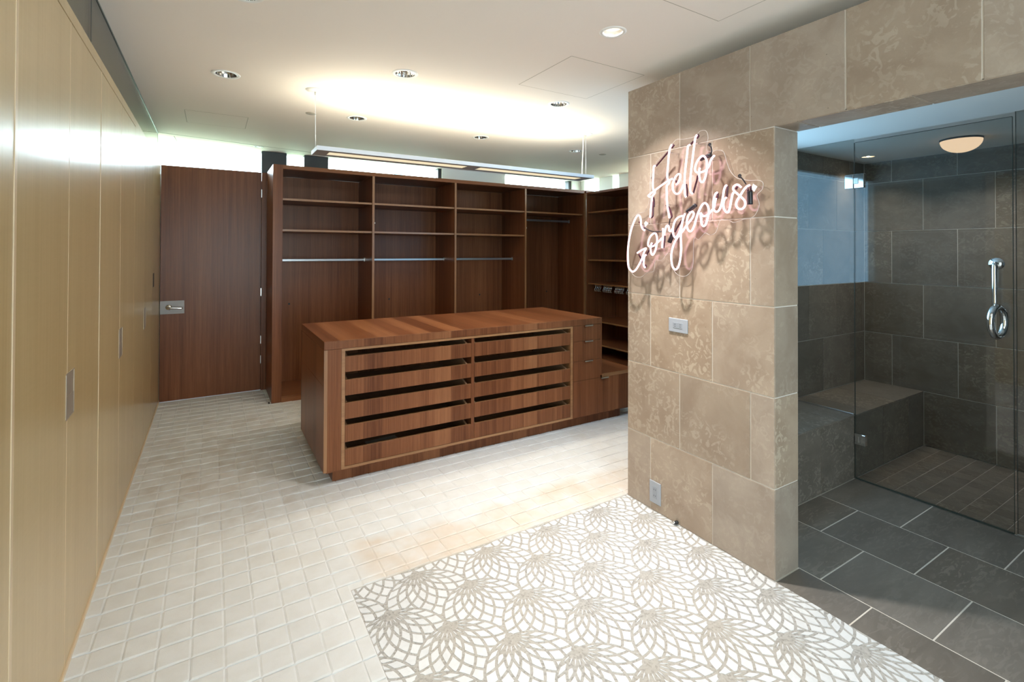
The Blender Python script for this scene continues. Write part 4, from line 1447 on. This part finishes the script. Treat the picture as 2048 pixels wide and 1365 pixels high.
NR = 0.0053
lit = [
    S('A', (218, 655), (192, 668), (187, 760), (180, 880), (176, 1000), (185, 1060), (209, 1095), (204, 1130), (166, 1182), (152, 1300)) + S('B', (484, 150), (472, 302)),
    S('A', (498, 290), (472, 345), (452, 450), (441, 560), (431, 700), (422, 830), (431, 880), (455, 915), (449, 955), (416, 1002), (411, 1100), (416, 1210), (425, 1350)) + S('B', (785, 220), (801, 312)),
    S('A', (512, 875), (440, 910), (330, 985), (200, 1082), (108, 1155), (104, 1176), (126, 1188)),
    S('A', (572, 978), (602, 950), (634, 880), (645, 818), (620, 795), (580, 822), (541, 890), (516, 980), (521, 1060), (547, 1115), (590, 1135), (634, 1110), (670, 1050), (702, 975)),
    S('A', (812, 296), (776, 325), (761, 450), (741, 620), (726, 760), (718, 900), (721, 1050), (725, 1150), (742, 1188)),
    S('A', (928, 125), (902, 180), (886, 280), (866, 430), (846, 600), (826, 780), (816, 930), (815, 1050), (825, 1108), (852, 1130)),
    S('A', (978, 690), (966, 745), (970, 830), (985, 908), (1015, 935), (1050, 905), (1080, 820), (1096, 720), (1100, 620), (1085, 540), (1050, 492), (1010, 492), (960, 540), (920, 612), (896, 700), (906, 750), (945, 772), (1010, 762), (1070, 737), (1112, 690), (1140, 640), (1152, 590), (1185, 525), (1228, 478)),
    S('B', (378, 522), (341, 490), (317, 420), (311, 330), (290, 272), (258, 266), (220, 322), (170, 440), (131, 580), (106, 720), (92, 880), (92, 1040), (106, 1150), (140, 1205), (180, 1225), (230, 1190), (290, 1092), (340, 982), (368, 895), (402, 828), (330, 857), (252, 908)),
    S('B', (402, 938), (374, 968), (361, 1060), (366, 1130), (388, 1157)),
    S('B', (502, 735), (485, 772), (478, 830), (490, 910), (515, 940), (545, 900), (570, 830), (585, 740), (590, 660), (576, 592), (545, 570), (500, 597), (460, 652), (436, 740), (446, 790), (490, 800), (540, 780), (590, 735), (640, 690), (668, 655)),
    S('B', (688, 484), (694, 560), (687, 660), (677, 824)),
    S('B', (712, 602), (725, 520), (750, 450), (775, 435), (792, 475), (797, 525), (825, 532), (854, 490)),
    S('B', (1044, 280), (1008, 276), (950, 300), (901, 352), (870, 440), (860, 540), (880, 622), (910, 640), (950, 590), (990, 500), (1020, 385), (1044, 290), (1068, 234)),
    S('B', (1032, 325), (1006, 470), (996, 600), (998, 720), (1000, 860), (985, 1010), (960, 1120), (925, 1180), (890, 1185), (855, 1140), (835, 1040), (835, 920), (860, 800), (905, 692), (970, 602), (1030, 530), (1085, 445), (1130, 390), (1190, 310), (1215, 242), (1195, 202), (1155, 222), (1115, 292), (1095, 390), (1105, 480), (1140, 535), (1180, 525), (1220, 450), (1250, 350), (1280, 250)) + S('C', (240, 612), (292, 512), (340, 482), (380, 512), (405, 592), (400, 680), (380, 762), (350, 850), (315, 875), (285, 840), (276, 760), (266, 690), (262, 652)),
    S('C', (266, 648), (294, 690), (320, 706), (370, 690), (420, 650), (472, 588)),
    S('C', (552, 298), (516, 330), (491, 420), (480, 520), (490, 592), (530, 630), (575, 610), (610, 540), (635, 450), (650, 360), (665, 262), (690, 192), (714, 178)),
    S('C', (706, 385), (672, 420), (655, 500), (666, 580), (700, 632), (740, 634), (765, 560), (790, 430), (815, 322), (850, 288)),
    S('C', (958, 212), (922, 180), (880, 168), (840, 190), (822, 230), (836, 270), (890, 320), (960, 380), (1010, 430), (1030, 490), (1010, 550), (960, 585), (910, 575), (876, 530), (876, 470), (910, 400), (950, 340), (1000, 260), (1050, 202), (1104, 174)),
    S('C', (530, 395), (514, 460), (498, 560)),
]
for s in lit:
    stroke('lit_tube', s, NR, 'neon')
dark = [
    S('A', (520, 290), (534, 310), (500, 350)), S('A', (440, 418), (336, 540), (232, 662)), S('A', (818, 298), (848, 262), (872, 238)), S('A', (940, 122), (956, 145), (930, 190)),
    S('A', (746, 970), (762, 1060), (764, 1150), (748, 1185)), S('A', (866, 1126), (900, 1000), (932, 890), (942, 820)), S('A', (520, 870), (540, 865)), S('A', (570, 905), (585, 950), (600, 975)),
    S('A', (186, 1190), (198, 1260), (196, 1360)), S('B', (526, 30), (522, 170), (518, 270), (492, 308)), S('B', (744, 95), (790, 130), (824, 210), (842, 280), (820, 318)),
    S('B', (282, 380), (310, 390), (345, 450), (376, 486)), S('B', (276, 925), (320, 1010), (346, 1075)), S('B', (464, 850), (436, 895), (408, 942)), S('B', (724, 615), (716, 720), (700, 820)),
    S('B', (1088, 232), (980, 400), (892, 545)), S('B', (388, 1110), (402, 1140), (390, 1158)), S('B', (520, 745), (526, 790), (510, 820)),
    S('C', (562, 305), (556, 370), (534, 425)), S('C', (728, 188), (722, 280), (710, 378)), S('C', (958, 192), (900, 195), (868, 245)), S('C', (1062, 225), (1084, 285)), S('C', (1116, 190), (1130, 285)),
]
for s in dark:
    stroke('blacked_out_tube', s, NR * 0.96, 'tube_dark', XT + 0.016)
for s, r in ((S('A', (992, 545), (1080, 505), (1170, 468)), 0.0115), (S('B', (1250, 88), (1180, 145), (1100, 205)), 0.0115), (S('B', (862, 580), (800, 725)), 0.0125), (S('C', (1104, 275), (1108, 400), (1110, 505)), 0.0135)):
    stroke('electrode_cap', s, r, 'rubber', XT + 0.018)
for s in (S('A', (1165, 452), (1182, 400), (1168, 340), (1140, 298)), S('B', (340, 430), (400, 490), (480, 530), (560, 547), (660, 540)), S('B', (815, 320), (802, 380), (792, 440)), S('C', (1042, 160), (990, 82), (932, 20))):
    stroke('cable', s, 0.0036, 'rubber', XT + 0.030)
for o_, x, y in (('A', 1145, 292), ('C', 932, 16)):
    p = npt(o_, x, y, XS)
    lathe('cable_grommet', [(0.0001, 0.004), (0.007, 0.004), (0.010, 0.0)], (XS, p.y, p.z), 'black', ns, 18, False, 'x')
# clear acrylic backing, scalloped outline
OUT = [(118, 1240), (160, 1292), (215, 1300), (265, 1262), (318, 1252), (332, 1165), (385, 1160), (425, 1112), (452, 1105), (468, 1200), (505, 1272), (570, 1296), (622, 1258), (645, 1180), (650, 985), (690, 990),
       (742, 935), (782, 952), (832, 930), (868, 832), (905, 830), (932, 826), (975, 848), (1020, 838), (1062, 822), (1110, 815), (1158, 785), (1192, 700), (1172, 622), (1215, 575), (1222, 520), (1185, 500), (1120, 502),
       (1062, 494), (1002, 478), (950, 420), (922, 345), (895, 262), (845, 250), (800, 262), (752, 245), (768, 150), (752, 92), (705, 90), (650, 140), (560, 160), (500, 165), (435, 250), (345, 345), (290, 470), (270, 730), (150, 800), (112, 1000)]
pts = [on_x(1230 + x / 4.136, 240 + y / 4.136, XA) for x, y in OUT]
pts = catmull(pts + [pts[0]], 3)[:-1]
n = len(pts)
V = [(XA, p.y, p.z) for p in pts] + [(XA + 0.005, p.y, p.z) for p in pts]
o = mesh_obj('acrylic_backing', V, [tuple(range(n)), tuple(range(2 * n - 1, n - 1, -1))] + [(i, n + i, n + (i + 1) % n, (i + 1) % n) for i in range(n)], 'acrylic', ns, (XA, 1.85, 1.8))
fix_normals(o)
o = tube('backing_edge', [(XA + 0.002, p.y, p.z) for p in pts], 0.0009, 'tag', ns, 4, True)
for o_, x, y in (('A', 575, 450), ('A', 250, 875), ('B', 190, 1110), ('B', 880, 95), ('B', 600, 880), ('B', 1030, 1130), ('C', 180, 640), ('C', 430, 810), ('C', 830, 590), ('A', 1050, 290), ('A', 1290, 560)):
    p = npt(o_, x, y, XA)
    tube('standoff', [(XT + 0.004, p.y, p.z), (XS, p.y, p.z)], 0.0045, 'acrylic', ns, 10)
for o_, q in (('C', [(1160, 150), (1235, 200), (1180, 290), (1130, 240)]), ('B', [(395, 362), (440, 400), (392, 462), (368, 400)])):
    V = [npt(o_, x, y, XA - 0.004) for x, y in q]
    V = V + [v + Vector((0.001, 0, 0)) for v in V]
    o = mesh_obj('label_tag', V, [(0, 1, 2, 3), (7, 6, 5, 4)] + [(i, i + 4, (i + 1) % 4 + 4, (i + 1) % 4) for i in range(4)], 'tag', ns, V[0])
    fix_normals(o)

# ------------------------------------------------------------------ glimpsed outdoors
struct(box('ground', -30, 40, 6.6, 60, -0.4, -0.2, 'grass', bev=0), 'lawn outside the clerestory windows', 'ground')
struct(box('ground', 5.5, 40, -30, 6.6, -0.4, -0.2, 'grass', bev=0), 'lawn outside the shower side wall', 'ground')
t = thing('garden_mast', 'curved blue-grey mast seen through the wide clerestory window', 'mast', (2.9, 9.0, 0))
tube('mast', catmull([(3.06, 9.0, 0), (3.05, 9.0, 2.6), (3.02, 9.0, 2.85), (2.96, 9.0, 3.05), (2.86, 9.0, 3.25)], 5), [0.08] * 21, 'outside', t, 12)
t = thing('garden_hedge', 'low rounded hedge top outside the wide clerestory window', 'hedge', (4.3, 10.0, 0))
hp = []
lathe('foliage', [(0.0001, 2.80), (0.25, 2.76), (0.5, 2.6), (0.7, 2.2), (0.8, 1.2), (0.7, 0.0), (0.0001, 0.0)], (4.35, 10.0, 0), 'outside', t, 28)
